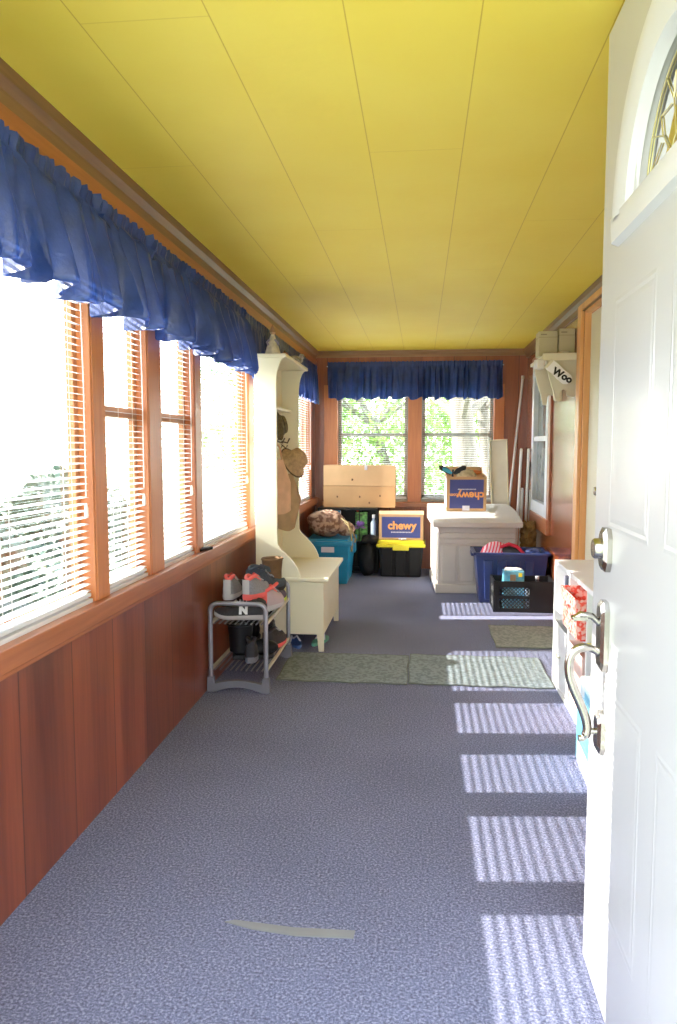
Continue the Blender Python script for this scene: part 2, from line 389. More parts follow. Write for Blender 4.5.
# ------------------------------------------------------------------ blinds (slats are one part)
def blind(name, W, H, label, loc, rz, tilt=8, cordside=1, wd=.023):
    """hung in local frame: x along width, y outwards (outdoors is +y), z=0 at the bottom rail"""
    t = thing(name, label, 'blind', loc, rz)
    g = G(); pitch = .021; n = int((H-.05)/pitch)
    a = R(tilt)
    for i in range(n):
        z = .022+i*pitch
        pts = []
        for k in (-1, 0, 1):
            y = k*wd/2*math.cos(a); zz = z+k*wd/2*math.sin(a)+(.0016 if k == 0 else 0)
            pts.append((y, zz))
        vs = [(x, p[0], p[1]) for x in (.004, W-.004) for p in pts]
        g.add(vs, [(0, 1, 4, 3), (1, 2, 5, 4)])
    g.build('slats', BLINDM, t)
    box((.002, -.013, H-.028), (W-.002, .013, H)).build('head_rail', WHITE, t, bevel=.002)
    box((.004, -.012, .002), (W-.004, .012, .014)).build('bottom_rail', BLINDM, t, bevel=.003)
    for k in ((.12, W-.12) if W < .8 else (.12, W/2, W-.12)):
        G().box((k-.0008, -.0135, .01), (k+.0008, -.0125, H-.02)).box((k-.0008, .0125, .01), (k+.0008, .0135, H-.02)).build('ladder_cord', BLINDT, t)
    cx = W-.05 if cordside > 0 else .05
    G().tube([(cx, -.022, H-.03), (cx+.004, -.024, H-.4), (cx, -.024, .32)], .0016, 6).lathe([(.002, .30), (.006, .285), (.007, .26), (.003, .255)], 8, Matrix.Translation((cx, -.024, 0))).build('pull_cord', BLINDT, t, smooth=True)
    return t
bl = ['long white blind in the big near left window', 'white blind in the first narrow left window', 'white blind in the second narrow left window', 'white blind in the picture window before the hall tree',
      'white blind behind the near side of the hall tree', 'white blind behind the far side of the hall tree', 'white blind in the far left corner window past the hall tree']
for (y0, y1, dh), nm in zip(WIN, bl):
    # local x -> -Y direction so that +y local points to -X (outdoors)
    blind('window_blind', y1-y0-.012, HEAD-SILL-.035, nm, (XL-.019, y0+.006, SILL+.026), R(90), cordside=1)
for (x0, x1), nm in zip(BW, ['white blind in the left window of the end wall', 'white blind in the right window of the end wall']):
    blind('window_blind', x1-x0-.012, BWH-BWS-.01, nm, (x0+.006, YB+.03, BWS+.002), 0, tilt=4, wd=.014)

# ------------------------------------------------------------------ valances
def valance(Lh, H, label, loc, rz, seed, amp=.034, wl=.085):
    rnd = random.Random(seed)
    # warped pleat phase
    n = int(Lh/.006)
    ph = [0]; w = wl
    for i in range(n):
        if i % 14 == 0: w = wl*rnd.uniform(.6, 1.7)
        ph.append(ph[-1]+2*PI*.006/w)
    am = []; cur = 1
    for i in range(n+1):
        if i % 20 == 0: tgt = rnd.uniform(.5, 1.25)
        cur += (tgt-cur)*.08; am.append(cur)
    rows = [(0, .008, 1.6, .004), (.05, .009, 1.6, 0), (.10, .006, 2, 0), (.13, .006, 2, 0), (.16, .011, 1.5, 0), (.25, .018, 1, 0), (.4, .022, 1, 0), (.55, .028, 1, 0), (.7, .034, 1, 0), (.85, .038, 1, 0), (.95, .041, 1, 0), (1, .040, 1, 0), (1.012, .034, 1, 0)]
    vs = []; fs = []
    for i in range(n+1):
        x = Lh*i/n; p = ph[i]
        for (v, A, fm, _) in rows:
            q = p
            wv = math.sin(q+.5*math.sin(q*.37+v*2.0))+.35*math.sin(2.3*q+1+v*1.5)
            if fm > 1: wv = .5*math.sin(1.9*q)+.5*math.sin(3.13*q+v)+.4*math.sin(5.3*q)*am[i]
            d = .022+A/.04*amp*(1+wv*am[i])
            z = -v*H + (.003*math.sin(p*2.1+1)+.003*math.sin(p*3.7) if v == 0 else 0) + (v*v*(.012*math.sin(p*.53)+.006*math.cos(p)))
            vs.append((x+.25*A*math.cos(q)*v, -d, z))
    m = len(rows)
    fs = [(i*m+j, i*m+j+1, (i+1)*m+j+1, (i+1)*m+j) for i in range(n) for j in range(m-1)]
    t = thing('valance', label, 'valance', loc, rz)
    G().add(vs, fs).build('gathered_cloth', BLUEC, t, smooth=True)
    G().tube([(-.01, -.012, -.115*H), (Lh+.01, -.012, -.115*H)], .005, 8).build('curtain_rod', WHITE, t, smooth=True)
    return t
# local -y points into the room
valance(3.22, .340, 'long gathered royal blue valance over the near left windows', (XL+.02, .98, 1.925), R(90), 3, amp=.050, wl=.115)
valance(2.96, .340, 'blue gathered valance behind and beyond the hall tree', (XL+.018, 4.21, 1.925), R(90), 5, amp=.014, wl=.07)
valance(1.64, .345, 'blue gathered valance across the end wall windows', (-.89, YB-.015, 1.975), 0, 11, amp=.022, wl=.065)

# ------------------------------------------------------------------ right wall: interior window, closet door
wn += 1
w = thing('window_%d' % wn, 'tall white framed interior window on the right wall', 'window', (XR, RWY0, RWZ0), kind='structure')
W = RWY1-RWY0; H = RWZ1-RWZ0
BLW = mat('bluish_white_frame', (.66, .70, .76), .4, var=.02)
G().box((-.02, 0, 0), (.05, .09, H)).box((-.02, W-.09, 0), (.05, W, H)).box((-.02, .09, 0), (.05, W-.09, .10)).box((-.02, .09, H-.09), (.05, W-.09, H)).build('window_frame', BLW, w, bevel=.004)
box((-.012, .09, .60), (.045, W-.09, .64)).build('meeting_rail', BLW, w, bevel=.003)
DGL = mat('dim_window_glass', (.20, .23, .24), .08, var=.25, scale=3)
box((.02, .085, .09), (.026, W-.085, H-.08)).build('window_pane', DGL, w)
trim(G().box((XR-.03, RWY0-.10, RWZ0-.12), (XR, RWY1+.08, RWZ0)).box((XR-.018, RWY0-.10, RWZ0), (XR, RWY0-.005, RWZ1+.08)).box((XR-.018, RWY0-.10, RWZ1), (XR, RWY1+.08, RWZ1+.08)), SILLW, 'orange wood surround of the interior window', bevel=.004)
trim(G().box((XR-.022, DY1, 0), (XR, DY1+.10, DZ+.07)).box((XR-.022, DY0-.09, DZ), (XR, DY1, DZ+.07)).box((XR-.022, DY0-.09, 0), (XR, DY0, DZ)).box((XR, DY1-.02, 0), (XR+.04, DY1, DZ)).box((XR, DY0, DZ-.02), (XR+.04, DY1, DZ)).box((XR, DY0, 0), (XR+.04, DY0+.02, DZ)), FRAMEO, 'light orange wood casing of the cream door', bevel=.003)
d = thing('door_1', 'cream painted door with round knob in the right wall', 'door', (XR+.036, DY1-.022, 0), kind='structure')
g = G().box((0, -.345, .01), (.035, -.0, DZ-.025))
for z0, z1 in ((.15, .9), (1.05, 1.85)):
    g.box((-.006, -.29, z0), (0, -.27, z1)).box((-.006, -.06, z0), (0, -.04, z1)).box((-.006, -.27, z0), (0, -.06, z0+.02)).box((-.006, -.27, z1-.02), (0, -.06, z1))
G().box((0, -.53, .01), (.035, 0, DZ-.025)).build('door_leaf', CREAMD, d, bevel=.002)
box((0, -.785, .01), (.035, -.537, DZ-.025)).build('door_leaf', CREAMD, d, bevel=.002)
Mx = Matrix.Rotation(R(-90), 4, 'Y')
G().lathe([(.024, 0), (.024, .006), (.010, .010), (.010, .03), (.022, .038), (.026, .052), (.02, .062), (.0, .064)], 20, Matrix.Translation((0, -.475, .93)) @ Mx).build('door_knob', NICKEL, d, smooth=True)
G().lathe([(.01, 0), (.01, .004), (.0, .005)], 12, Matrix.Translation((0, -.475, 1.01)) @ Mx).build('screw_cap', NICKEL, d, smooth=True)

# ------------------------------------------------------------------ white entrance door (open, parallel to the room)
DX = .382
d = thing('door_2', 'open white entrance door with fan window at the right', 'door', (DX, .85, .012), kind='structure')
DWd, DHt = .862, 2.02
cyy, czz, RO, RI = .43, 1.592, .300, .205
leaf = G()
NA = 28
arc = [(cyy+RI*math.cos(PI*k/NA), czz+.02+RI*math.sin(PI*k/NA)) for k in range(NA+1)]
# leaf with a half round hole: lower block + upper ring strips
leaf.box((0, 0, 0), (.045, DWd, czz+.02))
hN = NA//2
leaf.prism(arc[:hN+1]+[(cyy, DHt), (DWd, DHt), (DWd, czz+.02)], 0, .045, 'X')
leaf.prism([(0, czz+.02), (0, DHt), (cyy, DHt)]+arc[hN:], 0, .045, 'X')
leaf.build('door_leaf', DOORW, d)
# raised panel mouldings on the room side (x<0)
def moulding(g, y0, y1, z0, z1, w=.024, h=.0009):
    a = [(y0, z0), (y1, z0), (y1, z1), (y0, z1)]
    def ins(k): return [(y0+k, z0+k), (y1-k, z0+k), (y1-k, z1-k), (y0+k, z1-k)]
    loops = [(ins(0), 0), (ins(w*.3), -h), (ins(w*.6), -h*.3), (ins(w), -.001), (ins(w*2.2), -h*.9)]
    vs = []; fs = []
    for lp, x in loops: vs += [(x, y, z) for y, z in lp]
    for i in range(len(loops)-1):
        for k in range(4): fs.append((i*4+k, i*4+(k+1) % 4, (i+1)*4+(k+1) % 4, (i+1)*4+k))
    fs.append(tuple(range(len(loops)*4-4, len(loops)*4)))
    g.add(vs, fs)
mo = G()
for y0, y1 in ((.115, .39), (.47, .745)):
    moulding(mo, y0, y1, .22, .68); moulding(mo, y0, y1, 1.0, 1.46)
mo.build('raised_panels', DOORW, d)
# fan light frame
fr = G()
sec = [(RO, 0), (RO-.006, -.016), (RO-.05, -.020), (RO-.085, -.012), (RI, .008)]
vs = []; K = len(sec)
for k in range(NA+1):
    t = PI*k/NA
    for r_, x in sec: vs.append((x, cyy+r_*math.cos(t), czz+.01+r_*math.sin(t)))
fr.add(vs, [(k*K+j, (k+1)*K+j, (k+1)*K+j+1, k*K+j+1) for k in range(NA) for j in range(K-1)])
fr.prism([(.0, czz-.034), (-.014, czz-.028), (-.017, czz+.018), (-.006, czz+.030), (.03, czz+.030), (.03, czz+.01), (0, czz+.01)], cyy-RO-.004, cyy+RO+.004, 'Y')
fr.build('fan_window_frame', mat('fan_frame_white', (.62, .62, .64), .4, var=.02), d, smooth=True)
gg = G(); vs = [(.020, cyy, czz+.02)]+[(.020, y, z) for y, z in arc]
gg.add(vs, [(0, k+1, k+2) for k in range(NA)])
gg.build('fan_window_pane', glass_mat('fan_glass', (.70, .78, .48), 1.3), d)
cm = G()
def arcpts(rr): return [(.018, cyy+rr*math.cos(PI*k/20), czz+.02+rr*math.sin(PI*k/20)) for k in range(21)]
cm.tube(arcpts(.188), .0016, 6); cm.tube(arcpts(.06), .0016, 6)
for k in range(1, 6):
    a = PI*k/6
    cm.tube([(.018, cyy+.06*math.cos(a), czz+.02+.06*math.sin(a)), (.018, cyy+.12*math.cos(a+.14), czz+.02+.12*math.sin(a+.14)), (.018, cyy+.188*math.cos(a+.02), czz+.02+.188*math.sin(a+.02))], .0014, 6)
for k in range(6):
    a = PI*(k+.5)/6
    cm.tube([(.018, cyy+.125*math.cos(a-.13), czz+.02+.125*math.sin(a-.13)), (.018, cyy+.16*math.cos(a), czz+.02+.16*math.sin(a)), (.018, cyy+.125*math.cos(a+.3), czz+.02+.125*math.sin(a+.3))], .0014, 6)
cm.build('leaded_caming', mat('brass_caming', (.62, .55, .25), .35, metal=.8), d, smooth=True)
G().lathe([(.006, 0), (.006, .003), (0, .004)], 10, Matrix.Translation((-.001, .33, 1.545)) @ Mx).build('screw_cap', NICKEL, d, smooth=True)
# hardware
def octo(hw, hh, c=.4):
    k = hw*c
    return [(-hw+k, -hh), (hw-k, -hh), (hw, -hh+k*1.6), (hw, hh-k*1.6), (hw-k, hh), (-hw+k, hh), (-hw, hh-k*1.6), (-hw, -hh+k*1.6)]
HY = .735
def plate(yc, zc, hw, hh, name):
    g = G(); o1 = octo(hw, hh); o2 = octo(hw*.74, hh-.010)
    vs = [(0, yc+a, zc+b) for a, b in o1]+[(-.010, yc+a, zc+b) for a, b in o1]+[(-.016, yc+a, zc+b) for a, b in o2]
    fs = [(i, (i+1) % 8, (i+1) % 8+8, i+8) for i in range(8)]+[(i+8, (i+1) % 8+8, (i+1) % 8+16, i+16) for i in range(8)]+[tuple(range(16, 24))]
    g.add(vs, fs); return g.build(name, NICKEL, d)
plate(HY, .958, .031, .044, 'deadbolt_plate')
G().lathe([(.021, .012), (.021, .028), (.018, .032), (0, .033)], 20, Matrix.Translation((0, HY, .960)) @ Mx).build('deadbolt_cylinder', NICKEL, d, smooth=True)
plate(HY, .780, .027, .072, 'handle_plate')
plate(HY, .575, .024, .043, 'lower_handle_plate')
G().tube([(-.012, HY, .668+.135), (-.030, HY, .820), (-.052, HY, .822), (-.068, HY, .812)], [.006, .007, .008, .007], 10).box((-.070, HY-.013, .812), (-.040, HY+.013, .819)).build('thumb_latch', NICKEL, d, smooth=True)
gp = []
ctrl = [(-.012, .742), (-.030, .752), (-.052, .752), (-.068, .738), (-.073, .712), (-.068, .682), (-.055, .650), (-.042, .620), (-.034, .595), (-.033, .575), (-.040, .562), (-.050, .560)]
for i in range(len(ctrl)-1):
    for k in range(4):
        t = k/4; p0 = ctrl[max(i-1, 0)]; p1 = ctrl[i]; p2 = ctrl[i+1]; p3 = ctrl[min(i+2, len(ctrl)-1)]
        gp.append(tuple(.5*((2*p1[j])+(-p0[j]+p2[j])*t+(2*p0[j]-5*p1[j]+4*p2[j]-p3[j])*t*t+(-p0[j]+3*p1[j]-3*p2[j]+p3[j])*t**3) for j in (0, 1)))
gp.append(ctrl[-1])
G().tube([(x, HY, z) for x, z in gp], [.0075]*6+[.0095]*(len(gp)-12)+[.007]*6, 12).tube([(-.010, HY, .575), (-.036, HY, .578)], .007, 10).build('grip_handle', NICKEL, d, smooth=True)

# ------------------------------------------------------------------ hall tree bench
HY0, HY1 = 4.25, 5.05
ht = thing('hall_tree', 'cream painted hall tree with storage bench and open back', 'hall tree', (0, 0, 0))
xb = -.938
prof = [(xb+.025, 0), (-.525, 0), (-.545, .0), (-.545, .12), (-.56, .13), (xb+.06, .13)]
def side_poly():
    p = [(xb+.001, 0), (xb+.06, 0), (xb+.07, .10), (-.585, .10), (-.575, 0), (-.545, 0), (-.545, .405), (-.665, .405)]
    # S curve up to the narrow upright
    for k in range(9):
        t = k/8; p.append((-.675-.02*t-.115*(.5-.5*math.cos(PI*t)), .41+.21*t+.03*math.sin(PI*t)))
    p += [(-.812, .70), (-.812, 1.52)]
    for k in range(1, 7):
        t = k/6; p.append((-.812+.05*(1-math.cos(t*PI/2)), 1.52+.155*math.sin(t*PI/2)))
    p += [(xb+.001, 1.675)]
    return p
sp = side_poly()
G().prism(sp, HY0, HY0+.022, 'Y').build('side_panel', CREAM, ht, bevel=.003)
G().prism(sp, HY1-.022, HY1, 'Y').build('side_panel', CREAM, ht, bevel=.003)
g = box((xb, HY0+.022, .10), (xb+.014, HY1-.022, 1.675))
for k in range(1, 8): g.box((xb+.014, HY0+.022+k*.0945-.002, .45), (xb+.0165, HY0+.022+k*.0945+.002, 1.36))
g.build('back_panel', CREAM, ht)
G().box((xb+.0, HY0-.015, 1.675), (-.752, HY1+.015, 1.695)).build('top_board', CREAM, ht, bevel=.004)
box((xb+.014, HY0+.022, 1.40), (-.86, HY1-.022, 1.418)).build('shelf_board', CREAM, ht, bevel=.002)
box((xb+.014, HY0+.022, 1.155), (xb+.03, HY1-.022, 1.235)).build('hook_rail', CREAM, ht, bevel=.003)
for y in (4.36, 4.55, 4.74, 4.92):
    G().tube([(xb+.03, y, 1.21), (xb+.07, y, 1.20), (xb+.085, y, 1.23)], .005, 8).tube([(xb+.03, y, 1.19), (xb+.06, y, 1.165), (xb+.07, y, 1.185)], .004, 8).build('coat_hook', mat('dark_bronze', (.10, .08, .06), .4, metal=.8), ht, smooth=True)
box((xb+.06, HY0-.012, .408), (-.515, HY1+.012, .430)).build('seat_lid', CREAM, ht, bevel=.005)
box((-.562, HY0+.022, .10), (-.545, HY1-.022, .405)).build('front_panel', CREAM, ht)
box((xb+.02, HY0+.022, .10), (-.562, HY1-.022, .115)).build('bench_floor', CREAM, ht)
G().box((-.575, HY0-.004, .388), (-.541, HY0+.004, .40)).box((-.665, HY0-.006, .385), (-.541, HY0, .392)).build('edge_strip', CREAM, ht)

# things on top of the hall tree
f = thing('figurine', 'small cone shaped figurine on top of the hall tree', 'figurine', (-.845, 4.33, 1.696))
G().lathe([(.048, 0), (.045, .01), (.03, .06), (.016, .10), (.010, .115), (0, .118)], 18).build('robe', mat('pale_robe', (.62, .58, .50), .7, var=.25, scale=30), f, smooth=True)
G().ball((0, 0, .128), .016).build('head', mat('figure_skin', (.66, .44, .32), .6), f, smooth=True)
G().lathe([(.019, .128), (.017, .14), (.009, .155), (0, .175)], 14).build('hat', mat('figure_hat', (.32, .18, .12), .7), f, smooth=True)
SLV = mat('figure_sleeve', (.30, .28, .45), .7)
G().tube([(.016, -.014, .085), (.03, -.022, .07), (.035, -.012, .055)], .006, 8).build('arm', SLV, f, smooth=True)
G().tube([(-.016, -.014, .085), (-.03, -.022, .07), (-.02, -.03, .055)], .006, 8).build('arm', SLV, f, smooth=True)
f = thing('wooden_ball', 'little reddish brown ball ornament on top of the hall tree', 'ornament', (-.82, 4.58, 1.696))
G().ball((0, 0, .024), .024).build('ball', mat('brown_ornament', (.32, .08, .03), .4), f, smooth=True)
G().lathe([(.004, .046), (.004, .056), (0, .058)], 8).build('stem', mat('ornament_stem', (.1, .06, .03), .6), f, smooth=True)
f = thing('decorative_bird', 'small mottled bird ornament at the far end of the hall tree top', 'ornament', (-.81, 4.90, 1.696), rz=R(30))
G().ball((0, 0, .035), .032, (1.7, .8, .9), lump=.03).ball((.045, 0, .06), .018).build('body', mat('mottled_bird', (.20, .17, .10), .7, col2=(.55, .55, .6), scale=40), f, smooth=True)
G().lathe([(.006, 0), (.003, .008), (0, .016)], 8, Matrix.Translation((.06, 0, .06)) @ Matrix.Rotation(R(90), 4, 'Y')).build('beak', mat('bird_beak', (.1, .07, .02), .5), f)
G().box((-.09, -.012, .035), (-.04, .012, .043)).build('tail', MATS['mottled_bird'], f, bevel=.003)
# hats and bags on the hooks
HATM = mat('olive_straw', (.16, .13, .07), .85, var=.3, scale=60, bump=.5, bscale=200)
TANM = mat('tan_straw', (.50, .33, .17), .85, var=.2, scale=50, bump=.5, bscale=220)
f = thing('sun_hat', 'dark olive hat hanging edge on from an upper hook', 'hat', (xb+.085, 4.50, 1.30), rot=(R(0), R(78), R(40)))
G().lathe([(.082, .0), (.086, .004), (.070, .012), (.056, .03), (.05, .05), (.03, .058), (0, .06)], 26, sx=1.05, sy=.72).build('crown_and_brim', HATM, f, smooth=True)
G().tube([(.060*math.cos(t), .044*math.sin(t), .024) for t in [2*PI*k/20 for k in range(20)]], .004, 6, closed=True).build('hat_band', mat('hat_band_dark', (.05, .04, .03), .7), f, smooth=True)
f = thing('straw_hat', 'tan straw hat with dark rim hanging from the far hook', 'hat', (xb+.145, 4.66, 1.075), rot=(R(-10), R(58), R(-38)))
G().lathe([(.100, 0), (.102, .004), (.085, .010), (.070, .03), (.062, .08), (.04, .095), (0, .097)], 28, sy=.9).build('crown_and_brim', TANM, f, smooth=True)
G().tube([(.101*math.cos(t), .091*math.sin(t), .002) for t in [2*PI*k/30 for k in range(30)]], .005, 6, closed=True).build('rim_binding', mat('hat_rim_brown', (.10, .06, .03), .7), f, smooth=True)
def cloth_bag(loc, w, h, th, m, label, name='cloth_bag', rz=0, seed=1, strap=True, pointed=0):
    f = thing(name, label, 'bag', loc, rz)
    def fn(side):
        def q(u, v):
            k = math.sin(PI*u)**.5*(.35+.65*v**.7)*(1-.25*max(0, v-.85)/.15)
            ww = w*(.45+.55*min(1, v*2.2))*(1-pointed*max(0, v-.5)*1.5)
            return ((u-.5)*ww, side*(th*.5*k+.006*math.sin(9*u+seed+6*v)*k), -h*v-.02*math.sin(PI*u)*v)
        return q
    G().grid(fn(-1), 20, 20).grid(fn(1), 20, 20).build('bag_body', m, f, smooth=True)
    if strap: G().tube([(-.18*w, 0, 0), (-.1*w, 0, .07), (0, 0, .10), (.1*w, 0, .07), (.18*w, 0, 0)], .006, 8).build('strap', m, f, smooth=True)
    return f
PEACH = mat('peach_canvas', (.70, .42, .26), .85, var=.12, scale=12)
TANC = mat('tan_canvas', (.42, .28, .15), .85, var=.15, scale=12)
cloth_bag((xb+.10, 4.40, 1.10), .18, .30, .09, PEACH, 'peach cloth bag hanging from the near hook of the hall tree', rz=R(38), seed=2)
cloth_bag((xb+.115, 4.60, 1.01), .20, .33, .09, TANC, 'long tan cloth bag hanging behind the peach bag', rz=R(30), seed=4, pointed=.55)
f = thing('hanging_medallion', 'small round greenish disc hanging between the hats and the bags', 'ornament', (xb+.06, 4.56, 1.09), rot=(0, R(80), 0))
G().lathe([(.038, 0), (.04, .006), (.03, .010), (0, .011)], 20).build('disc', mat('green_disc', (.25, .28, .18), .5), f, smooth=True)
G().tube([(-.04, 0, .004), (-.09, 0, .0), (-.11, .005, 0)], .002, 6).build('string', BLINDT, f)

# ------------------------------------------------------------------ shoes
LACE = mat('lace_grey', (.35, .35, .37), .8)
def shoe(loc, rz, L, upper, sole, accent, label, group=None, lay=0, tread=None, high=0, logo=False, rot=None, heel_tab=None, name='sneaker'):
    f = thing(name, label, 'shoe', loc, rz, group, rot=rot)
    n = 26
    def wid(t): return (.062+.030*math.sin(PI*min(1, t*1.05))**1.0*t+.018*math.sin(PI*t))*(1-(max(0, t-.8)/.2)**2.2*.75)*(1-(max(0, .10-t)/.10)**2*.45)*L/.28
    def spring(t): return .02*max(0, t-.7)**2/.09
    cx = lambda t: .010*math.sin(PI*t)
    # sole
    vs = []; fs = []
    secn = 10
    for i in range(n+1):
        t = i/n; w_ = wid(t)/2; z0 = spring(t); th = .030-.010*t
        pts = [(-w_*.85, z0), (-w_, z0+.006), (-w_*1.02, z0+th*.7), (-w_*.95, z0+th), (0, z0+th), (w_*.95, z0+th), (w_*1.02, z0+th*.7), (w_, z0+.006), (w_*.85, z0), (0, z0)]
        vs += [(cx(t)+p[0], t*L, p[1]) for p in pts]
    for i in range(n):
        for k in range(secn): fs.append((i*secn+k, i*secn+(k+1) % secn, (i+1)*secn+(k+1) % secn, (i+1)*secn+k))
    fs += [tuple(range(secn))[::-1], tuple(range(n*secn, (n+1)*secn))]
    G().add(vs, fs).build('sole', sole, f, smooth=True)
    # upper
    def hgt(t):
        pts = [(0, .075+high), (.08, .085+high), (.22, .078+high), (.36, .080+high*.6), (.5, .066), (.7, .044), (.85, .034), (.95, .026), (1, .010)]
        for (a, ha), (b, hb) in zip(pts, pts[1:]):
            if t <= b: k = (t-a)/(b-a); k = k*k*(3-2*k); return ha+(hb-ha)*k
        return .01
    m = 14; vs = []; fs = []
    for i in range(n+1):
        t = .01+.975*i/n; w_ = wid(t)/2*.97; z0 = spring(t)+.026-.010*t; h = hgt(t)
        for k in range(m+1):
            a = PI*k/m
            narrowing = 1-.38*math.sin(a)**2*(1 if t < .55 else .4)
            if t < .34:   # opened throat, cut the top off
                a = a if (a < R(62) or a > R(118)) else (R(62) if a < PI/2 else R(118))
            zz = h*math.sin(a)**.75*(1 if t >= .34 else 1.08)
            vs.append((cx(t)+w_*math.cos(a)*narrowing*(1 if abs(math.cos(a)) > .1 else 1), t*L, z0+zz))
    for i in range(n):
        for k in range(m):
            t = i/n
            if t < .33 and k in (m//2-1, m//2) : continue
            fs.append((i*(m+1)+k, (i+1)*(m+1)+k, (i+1)*(m+1)+k+1, i*(m+1)+k+1))
    # heel cap
    G().add(vs, fs).add([vs[k] for k in range(m+1)], [tuple(range(m+1))]).build('upper', upper, f, smooth=True)
    z = hgt(.1)+.026
    ell = [(cx(.18)+.022*L/.28*math.cos(a), L*(.19+.15*math.sin(a)), z-.004+.006*math.cos(2*a)) for a in [2*PI*k/22 for k in range(22)]]
    G().tube(ell, .009, 8, closed=True).build('collar', accent, f, smooth=True)
    G().add([(p[0], p[1], p[2]-.004) for p in ell], [tuple(range(22))]).build('lining', mat('shoe_inside_dark', (.03, .03, .035), .9), f)
    G().grid(lambda u, v: (cx(.4)+(u-.5)*.034, L*(.30+.22*v), hgt(.36)+.046+high*.3-.022*v-(u-.5)**2*.03*4), 4, 6).build('tongue', accent, f, smooth=True)
    lg = G()
    for k in range(4):
        t = .37+.065*k; zz = hgt(t)+.026-.010*t+.005
        lg.tube([(cx(t)-.022, L*t, zz-.008), (cx(t), L*(t+.01), zz+.002), (cx(t)+.022, L*t, zz-.008)], .003, 6)
    lg.build('laces', LACE, f, smooth=True)
    G().grid(lambda u, v: (cx(0)+(u-.5)*.036, -.002+L*.01-.004*math.sin(PI*u), .03+(hgt(0)-.005)*v), 6, 6).build('heel_tab', heel_tab or accent, f, smooth=True)
    if logo:
        text('N', .052, mat('logo_white', (.85, .85, .85), .5), f, (cx(.45)-wid(.45)/2*.93-.004, L*.42, .050), (R(72), 0, R(-90)), 'emblem', bold=.004, ext=.002)
    return f
GREYU = mat('grey_mesh_fabric', (.22, .235, .27), .8, var=.15, scale=120, bump=.3, bscale=300)
LGREY = mat('light_grey_rubber', (.48, .48, .50), .6)
CORAL = mat('coral_fabric', (.85, .12, .11), .6)
BLKU = mat('black_mesh_fabric', (.022, .022, .028), .7, var=.2, scale=100, bump=.3, bscale=300)
NAVU = mat('slate_navy_fabric', (.035, .055, .085), .75, var=.2, scale=60)
GREYSOLE = mat('grey_beige_sole', (.42, .39, .38), .6)
PURP = mat('dark_purple_fabric', (.05, .03, .06), .75)
NEON = mat('neon_yellow_rubber', (.6, .75, .05), .5)
SH = .345  # upper shelf height
shoe((-.925, 3.545, .437), R(4), .24, GREYU, LGREY, CORAL, 'grey running shoe with coral collar nearest the wall, heel to the camera', heel_tab=LGREY)
shoe((-.830, 3.535, .440), R(-12), .245, GREYU, CORAL, CORAL, 'grey running shoe with coral collar and coral sole edge, heel to the camera', heel_tab=LGREY)
shoe((-.735, 3.560, SH), R(90+4), .255, BLKU, GREYSOLE, BLKU, 'black running shoe with a white letter lying across the front of the rack', logo=True, heel_tab=BLKU, high=-.02)
shoe((-.765, 3.64, SH+.02), R(-10), .23, mat('pale_grey_pink_mesh', (.45, .36, .38), .75), LGREY, CORAL, 'pale grey and pink shoe at the right edge of the rack top')
shoe((-.88, 3.80, SH+.07), R(-35), .27, NAVU, BLACKP, NAVU, 'slate blue shoe at the middle of the rack top', high=.03)
shoe((-.775, 3.84, SH+.002), R(-2), .26, PURP, NEON, CORAL, 'dark shoe with coral collar and neon yellow sole at the rack edge')
shoe((-.94, 3.90, SH), R(6), .26, BLKU, BLACKP, BLKU, 'black shoe by the wall at the back of the rack top')
# boot
def boot(loc, rz, label, m, sole, L=.27, H=.24, name='boot'):
    f = thing(name, label, 'boot', loc, rz)
    G().ball((0, L*.68, .05), .05, (.95, 1.9, .85), n=18).ball((0, L*.28, .055), .05, (.9, 1.3, 1.0), n=18).lathe([(.047, .04), (.050, .10), (.050, H-.06), (.056, H)], 20, Matrix.Translation((0, L*.2, 0)), sx=.95, sy=1.15).build('upper', m, f, smooth=True)
    G().prism([(-.035, 0), (.035, 0), (.042, L*.3), (.050, L*.7), (.036, L*.98), (0, L*1.03), (-.036, L*.98), (-.048, L*.7), (-.040, L*.3)], 0, .022, 'Z').build('sole', sole, f, bevel=.004)
    G().lathe([(.050, H-.005), (.061, H+.004), (.058, H+.012), (.045, H+.006), (.042, H-.04)], 20, Matrix.Translation((0, L*.2, 0)), sx=.95, sy=1.15).build('cuff', m, f, smooth=True)
    lg = G()
    for k in range(4): lg.tube([(-.028, L*.40-.006*k, .10+.025*k), (0, L*.42-.006*k, .105+.025*k), (.028, L*.40-.006*k, .10+.025*k)], .003, 6)
    lg.build('laces', LACE, f)
    return f
BRN = mat('brown_suede', (.14, .075, .03), .85, var=.2, scale=25)
boot((-.775, 4.03, SH), R(160), 'brown suede boot standing at the far end of the rack top', BRN, mat('boot_sole_tan', (.36, .24, .12), .7), H=.225, L=.22)
LOW = .118
boot((-.93, 3.66, LOW), R(-75), 'black boot lying low on the bottom shelf by the wall', mat('black_leather', (.006, .006, .008), .5, spec=.25), BLACKP, H=.17, L=.20)
shoe((-.82, 3.58, LOW), R(15), .25, mat('charcoal_mesh', (.014, .014, .018), .7), PLG, BLKU, 'charcoal shoe at the front of the bottom shelf', name='sneaker')
shoe((-.79, 3.80, LOW), R(-8), .26, BLKU, CORAL, BLKU, 'black shoe with pink sole edge on the right of the bottom shelf')
f = boot((-.90, 3.93, LOW), R(10), 'tall black boot at the back of the bottom shelf', MATS['black_leather'], BLACKP, H=.19, L=.20)
shoe((-.80, 3.95, LOW+.0), R(12), .2, MATS['black_leather'], BLACKP, BLKU, 'small black shoe at the far end of the bottom shelf', high=.05)

